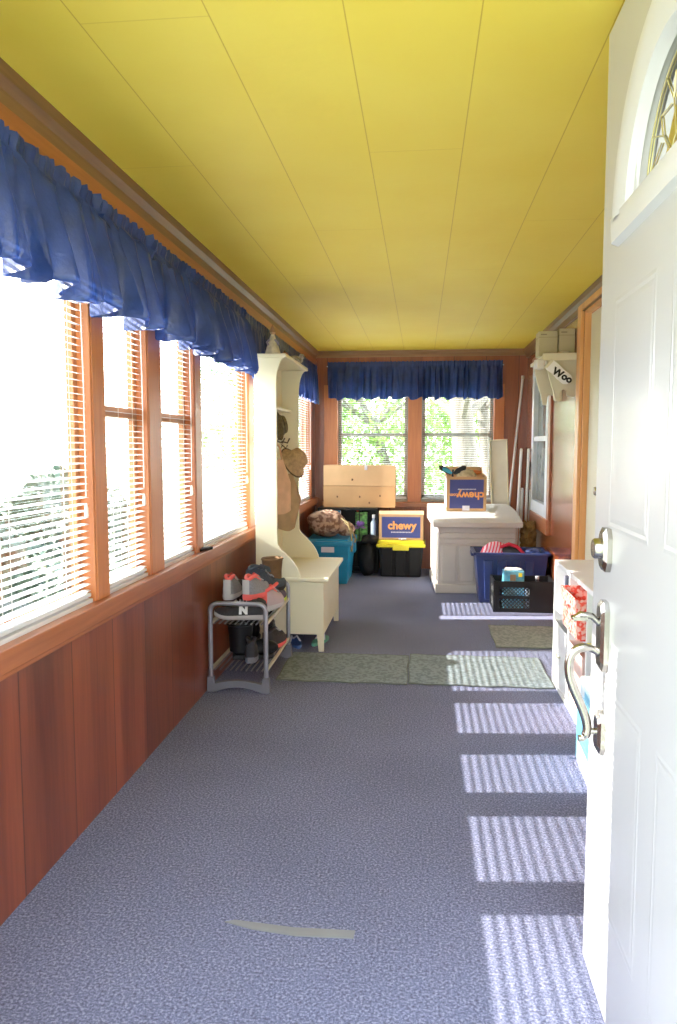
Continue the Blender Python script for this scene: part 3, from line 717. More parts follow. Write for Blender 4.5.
# shoe rack
rk = thing('shoe_rack', 'two tier grey metal shoe rack against the panelled wall', 'shoe rack', (-.862, 3.50, 0))
RW = .135; RL = .62
def uframe(y):
    p = []
    p.append((-RW, y, .05))
    for k in range(7):
        a = PI-(PI/2)*k/6; p.append((-RW+.035+.035*math.cos(a), y, .395+.035*math.sin(a)))
    for k in range(7):
        a = PI/2-(PI/2)*k/6; p.append((RW-.035+.035*math.cos(a), y, .395+.035*math.sin(a)))
    p.append((RW, y, .05))
    return p
for y in (0, RL):
    G().tube(uframe(y), .0115, 10).build('end_frame', METALG, rk, smooth=True)
    pl = [(-RW-.018, 0), (-RW+.03, 0)]
    for k in range(9): a = k/8; pl.append((-RW+.03+(2*RW-.06)*a, .004+.022*math.sin(PI*a)))
    pl += [(RW-.03, 0), (RW+.018, 0), (RW+.016, .075), (RW-.014, .075)]
    for k in range(9): a = 1-k/8; pl.append((-RW+.02+(2*RW-.04)*a, .042+.016*math.sin(PI*a)))
    pl += [(-RW+.014, .075), (-RW-.016, .075)]
    G().prism(pl, y-.014, y+.014, 'Y').build('foot_bar', PLG, rk, bevel=.003)
for z, nm in ((SH-.012, 'upper_shelf'), (LOW-.012, 'lower_shelf')):
    g = G()
    for k in range(10):
        x = -RW+.02+k*(2*RW-.04)/9
        g.tube([(x, -.004, z), (x, RL+.004, z)], .0035, 6)
    g.build(nm, METALG, rk, smooth=True)
    for x in (-RW, RW): box((x-.006, 0, z-.008), (x+.006, RL, z+.008)).build('side_rail', BEIGE, rk, bevel=.002)
G().tube([(-RW+.004, 0, .42), (-RW, .0, .42)], .001, 5)

# things under the bench
for k, (x, y, rz_, lb) in enumerate([(-.70, 4.30, 20, 'blue and white flip flop under the front of the bench'), (-.62, 4.36, -15, 'green edged flip flop under the bench near its front leg')]):
    f = thing('flip_flop', lb, 'sandal', (x, y, .0), R(rz_))
    G().prism([(.035*math.cos(t)*(1+.15*math.sin(t)), .1+.11*math.sin(t)) for t in [2*PI*i/20 for i in range(20)]], .002, .02, 'Z').build('sole', mat('flip_blue' if k == 0 else 'flip_green', (.05, .12, .35) if k == 0 else (.1, .4, .3), .6), f, bevel=.003)
    G().tube([(-.03, .10, .02), (-.015, .13, .045), (0, .17, .02)], .005, 8).tube([(.03, .10, .02), (.015, .13, .045), (0, .17, .02)], .005, 8).build('thong_strap', WPR, f, smooth=True)
# remote on the sill
f = thing('window_latch_box', 'small black gadget lying on the left window sill', 'gadget', (XL+.012, 3.455, .6905), R(70))
box((-.05, -.016, 0), (.05, .016, .014)).build('case', BLACKP, f, bevel=.004)
box((-.02, -.008, .014), (.02, .008, .0165)).build('button_pad', PLG, f, bevel=.001)

# ------------------------------------------------------------------ mats on the floor
def rug(x0, x1, y0, y1, label, m, seed=0, th=.007, name='floor_mat'):
    rnd = random.Random(seed); nx = max(4, int((x1-x0)/.03)); ny = 14
    t = thing(name, label, 'rug', ((x0+x1)/2, (y0+y1)/2, 0))
    hw, hh = (x1-x0)/2, (y1-y0)/2
    def top(u, v):
        e = .004*math.sin(u*17+seed)+.003*math.sin(u*41)
        z = th+.002*math.sin(u*9+v*5+seed)**2
        return (-hw+2*hw*u+.003*math.sin(v*9), -hh+2*hh*v+e, z)
    g = G().grid(top, nx, ny)
    per = [top(i/nx, 0) for i in range(nx+1)]+[top(1, j/ny) for j in range(1, ny+1)]+[top(1-i/nx, 1) for i in range(1, nx+1)]+[top(0, 1-j/ny) for j in range(1, ny)]
    k = len(per); g.add(per+[(p[0], p[1], .001) for p in per], [(i, i+k, (i+1) % k+k, (i+1) % k) for i in range(k)])
    g.build('woven_pile', m, t, smooth=True)
    b = G().tube([(p[0], p[1], p[2]*.7) for p in per], .0035, 6, closed=True); b.build('bound_edge', mat('rug_binding', (.12, .14, .13), .9), t, smooth=True)
    for s_ in range(3):
        pass
    return t
rug(-.715, -.06, 3.69, 4.20, 'grey green mat lying across the carpet beside the shoe rack', RUGG, 1)
rug(-.05, .655, 3.70, 4.23, 'grey green mat in the striped sunlight in front of the cube shelf', RUGG, 2)
rug(.45, .93, 4.45, 4.99, 'small grey mat in front of the cream door', RUGD, 3)
# tape strip
f = G().prism([(-.475, 1.752), (-.45, 1.762), (-.30, 1.748), (-.148, 1.752), (-.150, 1.722), (-.29, 1.716), (-.40, 1.730)], .001, .004, 'Z').build('tape_strip', mat('grey_tape', (.20, .21, .22), .45), bevel=.001)
tag(f, 'tapered grey strip of tape stuck on the carpet in the foreground', 'tape')

# ------------------------------------------------------------------ storage chest + cartons
cr_ = thing('storage_chest', 'off white resin storage chest under the right end window', 'chest', (.115, 6.075, 0), R(3))
CW, CD, CH = .68, .80, .535
g = G().prism([(.03, 0), (CD-.03, 0), (CD-.03, CH+.08), (CD*.6, CH+.06), (CD*.3, CH+.02), (.03, CH)], .03, CW-.03, 'X')
g.box((.012, .012, 0), (CW-.012, CD-.012, .07))
g.build('chest_body', CHESTM, cr_, bevel=.006)
pn = G()
for k in range(5):
    z = .40+k*.0
for k in range(3): pn.box((.035, .020, CH-.045-k*.045), (CW-.035, .032, CH-.006-k*.045))
for k in range(4):
    x = .06+k*.14; pn.box((x, .018, .095), (x+.115, .032, .385))
for k in range(4):
    y = .07+k*.175; pn.box((.016, y, .095), (.032, y+.145, .49)); pn.box((CW-.032, y, .095), (CW-.016, y+.145, .49))
pn.build('moulded_planks', CHESTM, cr_, bevel=.005)
def lidf(u, v):
    x = -.012+u*(CW+.024); y = -.012+v*(CD+.024)
    y -= .018*math.sin(PI*u)*(1-v)
    e = min(u, 1-u, v, 1-v)
    return (x, y, CH+.040+.088*(1-(1-v)**2.5)+.006*min(1, e*12))
lg = G().grid(lidf, 24, 24)
per = [lidf(i/24, 0) for i in range(25)]+[lidf(1, j/24) for j in range(1, 25)]+[lidf(1-i/24, 1) for i in range(1, 25)]+[lidf(0, 1-j/24) for j in range(1, 24)]
k = len(per); lg.add(per+[(p[0], p[1], CH+.002) for p in per], [(i, i+k, (i+1) % k+k, (i+1) % k) for i in range(k)])
lg.build('chest_lid', CHESTM, cr_, smooth=True)
LT = CH+.062

def carton(loc, rz, w, dp, h, label, flip=False, open_=False, closed_flaps=True):
    t = thing('carton', label, 'box', loc, rz)
    g = G()
    th = .005
    g.box((0, 0, 0), (w, th, h)).box((0, dp-th, 0), (w, dp, h)).box((0, 0, 0), (th, dp, h)).box((w-th, 0, 0), (w, dp, h)).box((0, 0, 0), (w, dp, th))
    g.build('carton_walls', CARD, t)
    box((.022*w/.3, -.0015, .022), (w-.022*w/.3, 0, h-.022)).build('navy_panel', NAVYP, t)
    box((-.0015, .03, .022), (0, dp-.03, h-.022)).build('side_panel', NAVYP if not flip else WPR, t)
    rot = (R(90), R(180), 0) if flip else (R(90), 0, 0)
    zc = h*.45 if flip else h*.60
    if flip:
        text('chewy', .080*w/.3, ORG, t, (w*.60, -.003, h*.46), rot, bold=.0026*w/.3)
        text('.com', .036*w/.3, ORG, t, (w*.19, -.003, h*.47), rot, bold=.0012)
        zc = h*.64
    else:
        text('chewy', .088*w/.36, ORG, t, (w*.52, -.003, h*.56), rot, bold=.0026*w/.3)
        zc = h*.31
    g = G()
    for i in range(14):
        x = w*(.28+.033*i); g.box((x, -.0025, zc-.005), (x+w*.022, -.001, zc+.004))
    g.build('small_print', WPR, t)
    if flip:
        box((w*.40, -.0028, .004), (w*.58, -.0005, .045)).build('shipping_label', WPR, t)
    if closed_flaps:
        def flap(s_):
            return G().add([(0, 0 if s_ else dp, h), (w, 0 if s_ else dp, h), (w, dp*.5, h+.012+.01*s_), (0, dp*.5, h+.018+.0*s_), (0, 0 if s_ else dp, h-.003), (w, 0 if s_ else dp, h-.003), (w, dp*.5, h+.009+.01*s_), (0, dp*.5, h+.015)],
                            [(0, 1, 2, 3), (7, 6, 5, 4), (0, 4, 5, 1), (1, 5, 6, 2), (2, 6, 7, 3), (3, 7, 4, 0)])
        flap(1).build('flap', CARDL, t); flap(0).build('flap', CARDL, t)
        box((w*.40, -.002, h-.03), (w*.56, dp*.5, h-.026)).build('tape', WPR, t) if 0 else None
    else:
        g = G().add([(th, dp, h), (w-th, dp, h), (w-.01, dp+.05, h+.05), (.01, dp+.05, h+.05)], [(0, 1, 2, 3), (3, 2, 1, 0)]).build('flap', CARD, t)
    return t
# second chewy carton on the yellow lid
tb = thing('storage_tote', 'black storage tote with a bright yellow lid', 'tote', (-.375, 6.80, 0))
TW, TD = .405, .36
g = G().taper((0, 0, 0), (TW, TD, .275), .022)
g.build('tote_body', BLACKP, tb, bevel=.01)
g = G()
for x in (.03, .15, .275): g.taper((x, -.010, .01), (x+.095, .03, .265), .006)
g.build('ribs', BLACKP, tb, bevel=.006)
g = G().box((-.018, -.018, .272), (TW+.018, TD+.01, .30)).box((.0, .0, .30), (TW, TD-.01, .335)); g.box((.13, -.026, .245), (.275, -.012, .30))
g.build('tote_lid', YELP, tb, bevel=.007)
g = G().ball((.20, -.012, .325), .014, (1.4, 1, .6)).ball((.235, -.008, .335), .012, (1.6, 1, .5))
tg = thing('paper_scrap', 'crumpled white paper scrap on the front edge of the yellow lid', 'paper', (-.375+.215, 6.80+.004, .3355))
def scr(u, v): return ((u-.5)*.07, (v-.5)*.02, .006+.008*math.sin(u*11)*math.cos(v*7)+.008)
G().grid(scr, 10, 5).build('paper_sheet', WPR, tg)
carton((-.374, 6.815, .336), 0, .405, .32, .232, 'cardboard carton with navy panel on the yellow lidded tote, lettering upright')
# box on chest, upside down lettering
bx = carton((.215, 6.35, .643), R(2), .325, .26, .285, 'open navy carton on the white chest, lettering upside down', flip=True, closed_flaps=False)
bx.rotation_euler = (R(5), 0, R(2))
f = thing('toy_butterfly', 'black and turquoise winged toy sticking out of the open carton', 'toy', (.265, 6.42, .955), 0)
def wing(s_, m, off, k_=1.0):
    poly = [(0, 0), (.03*s_, .035), (.085*s_, .065), (.115*s_, .06), (.11*s_, .03), (.06*s_, 0), (.02*s_, -.015)]
    return G().prism([(p[0]*k_, p[1]*k_) for p in poly], off, off+.006, 'Y').build('wing', m, f, bevel=.002)
TURQ = mat('turquoise_felt', (.05, .42, .60), .7)
wing(-1, BLACKP, 0); wing(1, BLACKP, .01); wing(-1, TURQ, -.007, .75)
G().tube([(0, 0, -.1), (0, 0, 0), (.004, -.004, .03)], .008, 8).build('body', BLACKP, f, smooth=True)
f = thing('knit_bundle', 'beige knitted bundle on top of the open carton', 'bundle', (.385, 6.47, .83))
G().ball((0, 0, .09), .075, (1.15, 1.0, .95), n=24, lump=.05, seed=3).build('knit_body', mat('beige_knit', (.52, .42, .26), .9, var=.2, scale=40, bump=.6), f, smooth=True)
G().ball((.075, -.005, .13), .028, (1.5, 1, .7), lump=.08).build('orange_tassel', mat('orange_yarn', (.7, .2, .06), .9), f, smooth=True)

# flat brown carton against the end window
f = thing('cardboard_box', 'wide plain brown cardboard box leaning in front of the left end window', 'box', (-.905, 7.06, .607), 0)
box((0, 0, 0), (.67, .20, .20)).build('lower_panel', CARD, f, bevel=.003)
box((0, .003, .203), (.67, .197, .395)).build('upper_panel', CARDL, f, bevel=.003)
g = G()
rnd = random.Random(4)
for x, z in ((.34, .10), (.53, .11), (.43, .045), (.13, .10), (.27, .26)):
    g.ball((x, .001, z), .009, (1, .4, 1.2), n=8, lump=.15)
g.build('dark_holes', mat('dark_stain', (.16, .08, .04), .9), f)
box((.385, -.001, .35), (.41, .003, .395)).build('tape', WPR, f)

# black suitcase-like cabinet carrying it
f = thing('black_cabinet', 'black open fronted cabinet under the brown cardboard box', 'cabinet', (-.955, 7.0, 0))
g = G().box((0, 0, 0), (.02, .28, .60)).box((.545, 0, 0), (.565, .28, .60)).box((0, 0, .585), (.565, .28, .605)).box((0, .26, 0), (.565, .28, .60)).box((0, 0, 0), (.565, .28, .02)).box((.02, .0, .28), (.545, .28, .295))
g.build('carcass', BLACKP, f, bevel=.003)
box((.385, .01, .295), (.395, .26, .585)).build('divider', BLACKP, f)
f = thing('blue_folder', 'narrow turquoise folder standing behind the camouflage bag', 'folder', (-.79, 7.02, .296))
box((0, 0, 0), (.05, .015, .286)).build('cover', CYANP, f, bevel=.002)
box((.045, -.001, 0), (.052, .012, .28)).build('spine_edge', WPR, f)

# blue tub with lid
f = thing('storage_tub', 'turquoise storage tub with lid in the far left corner', 'tub', (-.975, 6.37, 0))
G().taper((0, 0, 0), (.385, .52, .34), .03).build('tub_body', CYANP, f, bevel=.01)
G().box((-.012, -.015, .335), (.40, .535, .372)).box((.02, .02, .372), (.365, .50, .385)).build('tub_lid', CYANP, f, bevel=.007)
G().box((.395, .20, .25), (.41, .33, .345)).build('latch', CYANP, f, bevel=.004)
box((.14, -.018, .28), (.25, -.012, .325)).build('paper_label', WPR, f)
# camouflage duffel
CAMO = checker_mat('brown_camouflage', (.17, .08, .05), (.46, .30, .21), 26, 'noise')
f = thing('duffel_bag', 'lumpy brown camouflage bag on the turquoise tub', 'bag', (-.805, 6.60, .386))
G().ball((-.01, 0, .118), .132, (1.28, 1.15, .90), n=60, lump=.075, seed=8).build('bag_body', CAMO, f, smooth=True)
G().ball((.16, -.05, .075), .075, (1.0, .9, .85), n=24, lump=.08, seed=2).build('side_pouch', CAMO, f, smooth=True)
G().tube([(.13, -.12, .17), (.19, -.15, .14), (.215, -.16, .05), (.225, -.165, -.05), (.22, -.16, -.11)], .009, 6).tube([(.15, -.12, .15), (.22, -.14, .08), (.255, -.16, .0), (.25, -.16, -.03)], .008, 6).build('strap', mat('olive_strap', (.36, .27, .12), .8), f, smooth=True)
# black backpack/bin beside it with flower etc.
f = thing('trash_bag', 'black soft bag on the floor between the turquoise tub and yellow lidded tote', 'bag', (-.482, 6.87, 0))
G().ball((0, 0, .165), .125, (.70, .78, 1.32), n=44, lump=.07, seed=5).build('bag_body', mat('black_film', (.006, .006, .007), .6, spec=.25, bump=.6, bscale=25), f, smooth=True)
G().ball((.02, -.02, .33), .06, (1.3, .9, .8), n=26, lump=.14, seed=6).build('gathered_top', MATS['black_film'], f, smooth=True)
f = thing('artificial_flower', 'purple artificial flower poking out above the black bag', 'flower', (-.535, 6.77, .46))
g = G()
for i in range(90):
    a = random.uniform(0, 2*PI); b = random.uniform(-.4, 1.2); d_ = Vector((math.cos(a)*math.cos(b), -abs(math.sin(a))*.6*math.cos(b)-.2, math.sin(b))).normalized()
    p = d_*.062; q = d_.cross(Vector((0, 0, 1))).normalized()*.010
    g.add([(0, 0, 0), tuple(p*.6+q), tuple(p), tuple(p*.6-q)], [(0, 1, 2, 3)])
g.build('petals', mat('purple_petal', (.30, .16, .45), .7), f)
G().tube([(0, 0, 0), (.0, .03, -.06), (.01, .06, -.14)], .004, 6).build('stem', mat('flower_stem', (.08, .2, .05), .7), f)
f = thing('seed_packet', 'green picture packet standing between camouflage bag and carton', 'packet', (-.60, 7.02, .2965))
box((0, 0, 0), (.11, .03, .27)).build('packet_body', mat('green_photo_print', (.01, .05, .01), .4, col2=(.16, .50, .10), scale=30), f, bevel=.002)
G().lathe([(.006, 0), (.014, .012), (0, .03)], 8, Matrix.Translation((.02, .01, .27))).build('red_header', mat('red_print', (.5, .05, .03), .5), f)
f = thing('spray_bottle', 'pale blue grey bottle standing beside the carton', 'bottle', (-.43, 7.03, .2965))
G().lathe([(.026, 0), (.028, .01), (.028, .17), (.014, .20), (.012, .22)], 18).build('bottle_body', mat('pale_blue_plastic', (.40, .52, .62), .3), f, smooth=True)
G().box((-.014, -.025, .215), (.014, .014, .25)).build('nozzle', WHITE, f, bevel=.004)

# ------------------------------------------------------------------ navy tote with red knit things, milk crate
f = thing('open_tote', 'open navy storage tote in front of the white chest', 'tote', (.415, 5.715, 0))
G().taper((0, 0, 0), (.53, .33, .385), .035, open_top=True).build('tote_body', NAVYT, f, bevel=.003)
g = G()
for x in (.06, .16, .26, .36): g.taper((x, -.002, .03), (x+.07, .04, .33), .012)
g.build('ribs', NAVYT, f, bevel=.006)
g = G().box((-.02, -.02, .368), (.55, 0.004, .388)).box((-.02, .326, .368), (.55, .35, .388)).box((-.02, -.02, .368), (.004, .35, .388)).box((.526, -.02, .368), (.55, .35, .388))
g.box((-.028, .10, .345), (-.006, .24, .375)).box((.536, .10, .345), (.558, .24, .375))
g.build('tote_rim', NAVYT, f, bevel=.005)
REDS = checker_mat('red_pink_stripe', (.75, .05, .10), (.85, .62, .72), 14, 'wave')
f = thing('knit_hat', 'striped pink and white knitted cap heaped in the navy tote', 'cap', (.56, 5.84, .30), rot=(0, R(18), 0))
G().lathe([(.10, .0), (.105, .03), (.10, .08), (.07, .13), (.03, .155), (0, .16)], 28, sx=1.15, sy=.9).build('cap_body', REDS, f, smooth=True)
G().tube([(.118*math.cos(t), .093*math.sin(t), .012) for t in [2*PI*k/24 for k in range(24)]], .012, 8, closed=True).build('ribbed_cuff', mat('red_wool', (.6, .02, .05), .9), f, smooth=True)
f = thing('red_mitten', 'black and red mitten pile on the right of the knitted cap', 'mitten', (.665, 5.815, .30))
G().ball((0, 0, .07), .085, (1.2, .8, .75), n=24, lump=.04, seed=4).build('mitten_body', mat('black_wool', (.01, .01, .014), .9), f, smooth=True)
G().tube([(-.095, -.03, .07), (-.06, -.03, .12), (0, -.03, .145), (.06, -.03, .125), (.11, -.03, .07)], .014, 8).build('red_trim', MATS['red_wool'], f, smooth=True)
f = thing('blue_plastic_bag', 'crumpled blue plastic bag at the right side of the navy tote', 'bag', (.86, 5.86, .30))
G().ball((0, 0, .06), .07, (.9, 1.1, .62), n=26, lump=.10, seed=9).build('bag_film', mat('blue_film', (.06, .10, .38), .25, var=.5, scale=30), f, smooth=True)
# milk crate
mc = thing('milk_crate', 'black lattice milk crate on the carpet before the navy tote', 'crate', (.53, 5.435, 0))
KW, KD, KH = .42, .262, .222
def lattice(g, P0, ux, w, h, z0, open_from, open_to):
    """frame panel with diagonal lattice; ux direction vector"""
    ux = Vector(ux); nrm0 = Vector((-ux.y, ux.x, 0))*.005; P0 = Vector(P0)
    def bar(a, b, c, d_, k=1.0):
        A = P0+ux*a; Bv = P0+ux*b; nrm = nrm0*k
        p = [A-nrm, A+nrm, Bv+nrm, Bv-nrm]
        g.add([tuple(q+Vector((0, 0, c))) for q in p]+[tuple(q+Vector((0, 0, d_))) for q in p], [(0, 1, 2, 3), (7, 6, 5, 4), (0, 4, 5, 1), (1, 5, 6, 2), (2, 6, 7, 3), (3, 7, 4, 0)])
    bar(0, w, 0, .028); bar(0, w, h-.045, h); bar(0, w, h*.44, h*.44+.022)
    bar(0, open_from, 0, h, 1.25); bar(open_to, w, 0, h, 1.25)
    for (c, d_) in ((.028, h*.44), (h*.44+.022, h-.045)):
        x = open_from-(d_-c)
        while x < open_to:
            for s_ in (1, -1):
                a0, a1 = x, x+(d_-c)
                pts = []
                for k in range(9):
                    t = k/8; aa = a0+(a1-a0)*t; zz = c+(d_-c)*(t if s_ > 0 else 1-t)
                    if open_from <= aa <= open_to: pts.append(tuple(P0+ux*aa+Vector((0, 0, zz))))
                if len(pts) > 1: g.tube(pts, .0038, 5)
            x += .026
g = G()
lattice(g, (0, 0, 0), (1, 0, 0), KW, KH, 0, .035, .245)
lattice(g, (0, KD, 0), (1, 0, 0), KW, KH, 0, .035, .385)
lattice(g, (0, 0, 0), (0, 1, 0), KD, KH, 0, .035, .225)
lattice(g, (KW, 0, 0), (0, 1, 0), KD, KH, 0, .035, .225)
g.box((0, 0, 0), (KW, KD, .008))
g.build('crate_walls', BLACKP, mc)
g = G()
for x in (0, KW):
    for y in (0, KD): g.box((x-.009, y-.009, 0), (x+.009, y+.009, KH+.004))
g.build('corner_posts', BLACKP, mc, bevel=.003)
f = thing('tissue_carton', 'light blue and white carton sticking up from the milk crate', 'box', (.60, 5.50, .0095))
box((0, 0, 0), (.145, .10, .275)).build('carton_body', mat('light_blue_print', (.05, .36, .62), .5, col2=(.22, .58, .76), scale=20), f, bevel=.003)
G().ball((.05, .05, .28), .03, (1.5, 1, .5), n=14, lump=.15).ball((.09, .05, .283), .03, (1.5, 1, .4), n=14, lump=.15, seed=3).build('white_top', WHITE, f, smooth=True)
box((.045, -.0015, .205), (.085, 0, .25)).build('brown_picture', mat('brown_picture_print', (.35, .25, .15), .6), f)
box((.105, -.0015, .235), (.13, 0, .262)).build('yellow_picture', YELP, f)
f = thing('blue_packet', 'blue and white packet inside the lattice of the milk crate', 'packet', (.755, 5.46, .0095))
box((0, 0, 0), (.045, .17, .17)).build('packet_body', mat('blue_packet_print', (.06, .25, .5), .5, col2=(.8, .85, .9), scale=18), f, bevel=.003)
box((.005, -.001, .1), (.04, 0, .13)).build('packet_label', WPR, f)
f = thing('clear_bottle', 'little pale bottle top inside the right half of the milk crate', 'bottle', (.85, 5.60, .0095))
G().lathe([(.03, 0), (.032, .01), (.032, .15), (.014, .19), (.012, .21)], 18).build('bottle_body', mat('dim_bottle', (.05, .05, .06), .3), f, smooth=True)
G().lathe([(.014, .205), (.014, .225), (0, .226)], 14).build('bottle_cap', WPR, f, smooth=True)
# crumpled gold paper behind
for (x, y, z, r_, lb, sd) in ((.885, 6.38, 0, .085, 'lower crumpled tan paper bag beside the white chest', 3), (.89, 6.40, .335, .075, 'upper crumpled tan paper bag beside the white chest', 7)):
    f = thing('paper_bag', lb, 'bag', (x, y, z))
    rnd = random.Random(sd)
    vs = []; fs = []; nn = 22; mm = 16; hh = .33 if z == 0 else .22
    for i in range(mm+1):
        for k in range(nn):
            t = 2*PI*k/nn; rr = r_*(.92+.13*rnd.uniform(-1, 1))*(1 if i < mm-2 else .85)
            vs.append((rr*math.cos(t)*.9, rr*math.sin(t)*1.15, hh*i/mm+(rnd.uniform(-.012, .012) if i else 0)))
    for i in range(mm):
        for k in range(nn): fs.append((i*nn+k, i*nn+(k+1) % nn, (i+1)*nn+(k+1) % nn, (i+1)*nn+k))
    fs.append(tuple(range(nn))[::-1])
    G().add(vs, fs).build('bag_body', mat('tan_crumple', (.30, .18, .06), .7, var=.4, scale=18, bump=.6, bscale=30), f)
    G().add([(v[0]*.9, v[1]*.9, v[2]-.02) for v in vs[-nn:]], [tuple(range(nn))]).build('folded_top', MATS['tan_crumple'], f)
# ------------------------------------------------------------------ corner: tray, pole, folded chair frames
OFFW = mat('off_white_enamel', (.62, .58, .48), .5, var=.05)
f = thing('upright_tray', 'shallow off white tray standing on end behind the chest', 'tray', (.755, 7.09, 0), rot=(R(1), R(-2.2), R(-14)))
TH = 1.24
G().box((-.075, 0, 0), (.075, .008, TH)).box((-.075, 0, TH*.53), (.075, .006, TH*.54)).build('tray_base', OFFW, f)
G().box((-.08, -.035, 0), (-.072, .008, TH)).box((.072, -.035, 0), (.08, .008, TH)).box((-.08, -.035, TH-.008), (.08, .008, TH)).box((-.08, -.035, 0), (.08, .008, .008)).build('tray_rim', CREAM, f, bevel=.002)
f = thing('white_pole', 'long white pole leaning into the far right corner', 'pole', (.765, 7.19, 0))
G().tube([(0, 0, 0.002), (.17, .09, 1.83)], .011, 10).build('shaft', WHITE, f, smooth=True)
G().lathe([(.013, 0), (.013, .03), (0, .031)], 10, Matrix.Translation((.168, .088, 1.80))).build('end_cap', OFFW, f, smooth=True)
def folded_chair(loc, rz, label, lean):
    f = thing('folded_chair', label, 'chair', loc, rot=(lean, 0, rz))
    w = .15
    pts = [(-w, 0, 0), (-w, 0, 1.10)]+[(-w+.04-.04*math.cos(a), 0, 1.10+.05*math.sin(a)) for a in (.5, 1.0, 1.57)]+[(w-.04+.04*math.sin(a), 0, 1.10+.05*math.cos(a)) for a in (0, .57, 1.07)]+[(w, 0, 1.10), (w, 0, 0)]
    G().tube(pts, .011, 8).build('back_frame', WHITE, f, smooth=True)
    G().tube([(-w+.025, -.035, 0), (-w+.025, -.03, .80)], .010, 8).tube([(w-.025, -.035, 0), (w-.025, -.03, .80)], .010, 8).tube([(-w+.025, -.035, .15), (w-.025, -.035, .15)], .008, 8).build('leg_frame', WHITE, f, smooth=True)
    G().grid(lambda u, v: (-w+.02+(2*w-.04)*u, -.018-.02*math.sin(PI*u)*.4, .42+.36*v), 8, 8).build('seat', OFFW, f, smooth=True)
    G().grid(lambda u, v: (-w+.01+(2*w-.02)*u, -.004, .92+.12*v), 8, 4).build('backrest', OFFW, f, smooth=True)
    return f
folded_chair((.852, 6.96, 0), R(83.2), 'folded white metal chair standing next to the upright tray', R(2))
folded_chair((.932, 6.93, 0), R(82.2), 'folded white metal chair standing flat against the right wall', R(1))

# ------------------------------------------------------------------ wall shelf on the right wall
f = thing('wall_shelf', 'cream bracket shelf high on the right wall', 'shelf', (.765, 5.02, 1.735))
SW = XR-.765
box((0, 0, 0), (SW, .55, .022)).build('shelf_board', CREAM, f, bevel=.003)
box((0, -.006, -.012), (SW+.0, 0, .034)).build('front_lip', CREAM, f, bevel=.003)
bp = [(.025, 0), (SW, 0), (SW, -.24), (SW-.02, -.245), (SW-.055, -.235), (SW-.06, -.205), (SW-.08, -.195), (SW-.10, -.21), (SW-.105, -.27), (SW-.13, -.265), (SW-.145, -.20), (SW-.17, -.12), (.03, -.05)]
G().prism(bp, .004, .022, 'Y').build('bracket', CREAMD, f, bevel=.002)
G().prism(bp, .50, .518, 'Y').build('bracket', CREAM, f, bevel=.002)
for x, z, w_, h_, lb in ((-.015, 1.7575, .118, .16, 'left pale box of the pair on the wall shelf'), (.112, 1.7575, .100, .175, 'right pale box of the pair on the wall shelf')):
    b_ = thing('shelf_box', lb, 'box', (.765+x, 5.09, z), group=None)
    box((0, 0, 0), (w_, .14, h_)).build('box_body', mat('pale_khaki_card', (.52, .47, .30), .6, var=.04), b_, bevel=.003)
    box((-.001, -.001, h_*.74), (w_+.001, .141, h_*.77)).build('lid_seam', mat('khaki_line', (.38, .33, .2), .6), b_)
    box((.012, -.0012, h_*.84), (.05, 0, h_*.89)).build('dark_print', mat('faint_print', (.25, .22, .15), .6), b_)
b_ = thing('white_bowl', 'small pale dish in front of the boxes on the wall shelf', 'dish', (.90, 5.055, 1.7575))
G().lathe([(.012, 0), (.022, .006), (.032, .022), (.029, .022), (.018, .008), (0, .006)], 20, sx=1.1).build('bowl', CREAM, b_, smooth=True)
G().lathe([(.010, 0), (.013, .003), (.0, .003)], 14).build('foot_ring', CREAM, b_)
b_ = thing('metal_chain', 'dark thin chain lying along the front of the wall shelf', 'chain', (.80, 5.04, 1.7585))
g = G()
for k in range(9): g.tube([(k*.009+.005*math.cos(t), .003*math.sin(t), .004+.003*math.sin(t+k)) for t in [2*PI*i/8 for i in range(8)]], .0014, 5, closed=True)
g.build('links', BLACKP, b_)
G().ball((.084, 0, .006), .006).build('clasp', BLACKP, b_)
b_ = thing('flood_light', 'small white square lamp at the left end of the wall shelf', 'lamp', (.740, 5.00, 1.665), rot=(0, 0, R(20)))
box((-.022, -.02, 0), (.026, .03, .062)).build('housing', WHITE, b_, bevel=.006)
G().tube([(.02, .01, .03), (.05, .02, .06)], .006, 8).build('arm', WHITE, b_)
b_ = thing('hanging_sign', 'white tilted sign with dark writing hanging from the wall shelf', 'sign', (.800, 4.985, 1.705), rot=(0, R(42), 0))
sg = [(0, -.03), (.015, -.042), (.06, -.038), (.11, -.042), (.155, -.04), (.175, -.025), (.182, 0), (.175, .025), (.155, .035), (.10, .030), (.05, .034), (.01, .03), (0, .02)]
G().prism([(a, b*1.0) for a, b in sg], 0, .006, 'Y').build('sign_board', mat('bright_sign_white', (.93, .93, .92), .5, var=.01), b_, bevel=.002)
text('Woo', .062, BLACKP, b_, (.118, -.003, -.004), (R(90), R(-12), 0), bold=.003)
box((-.004, -.003, -.034), (.014, .008, .026)).build('rolled_edge', CREAM, b_, bevel=.002)
# reflective poster-like strip is only gloss of the panel

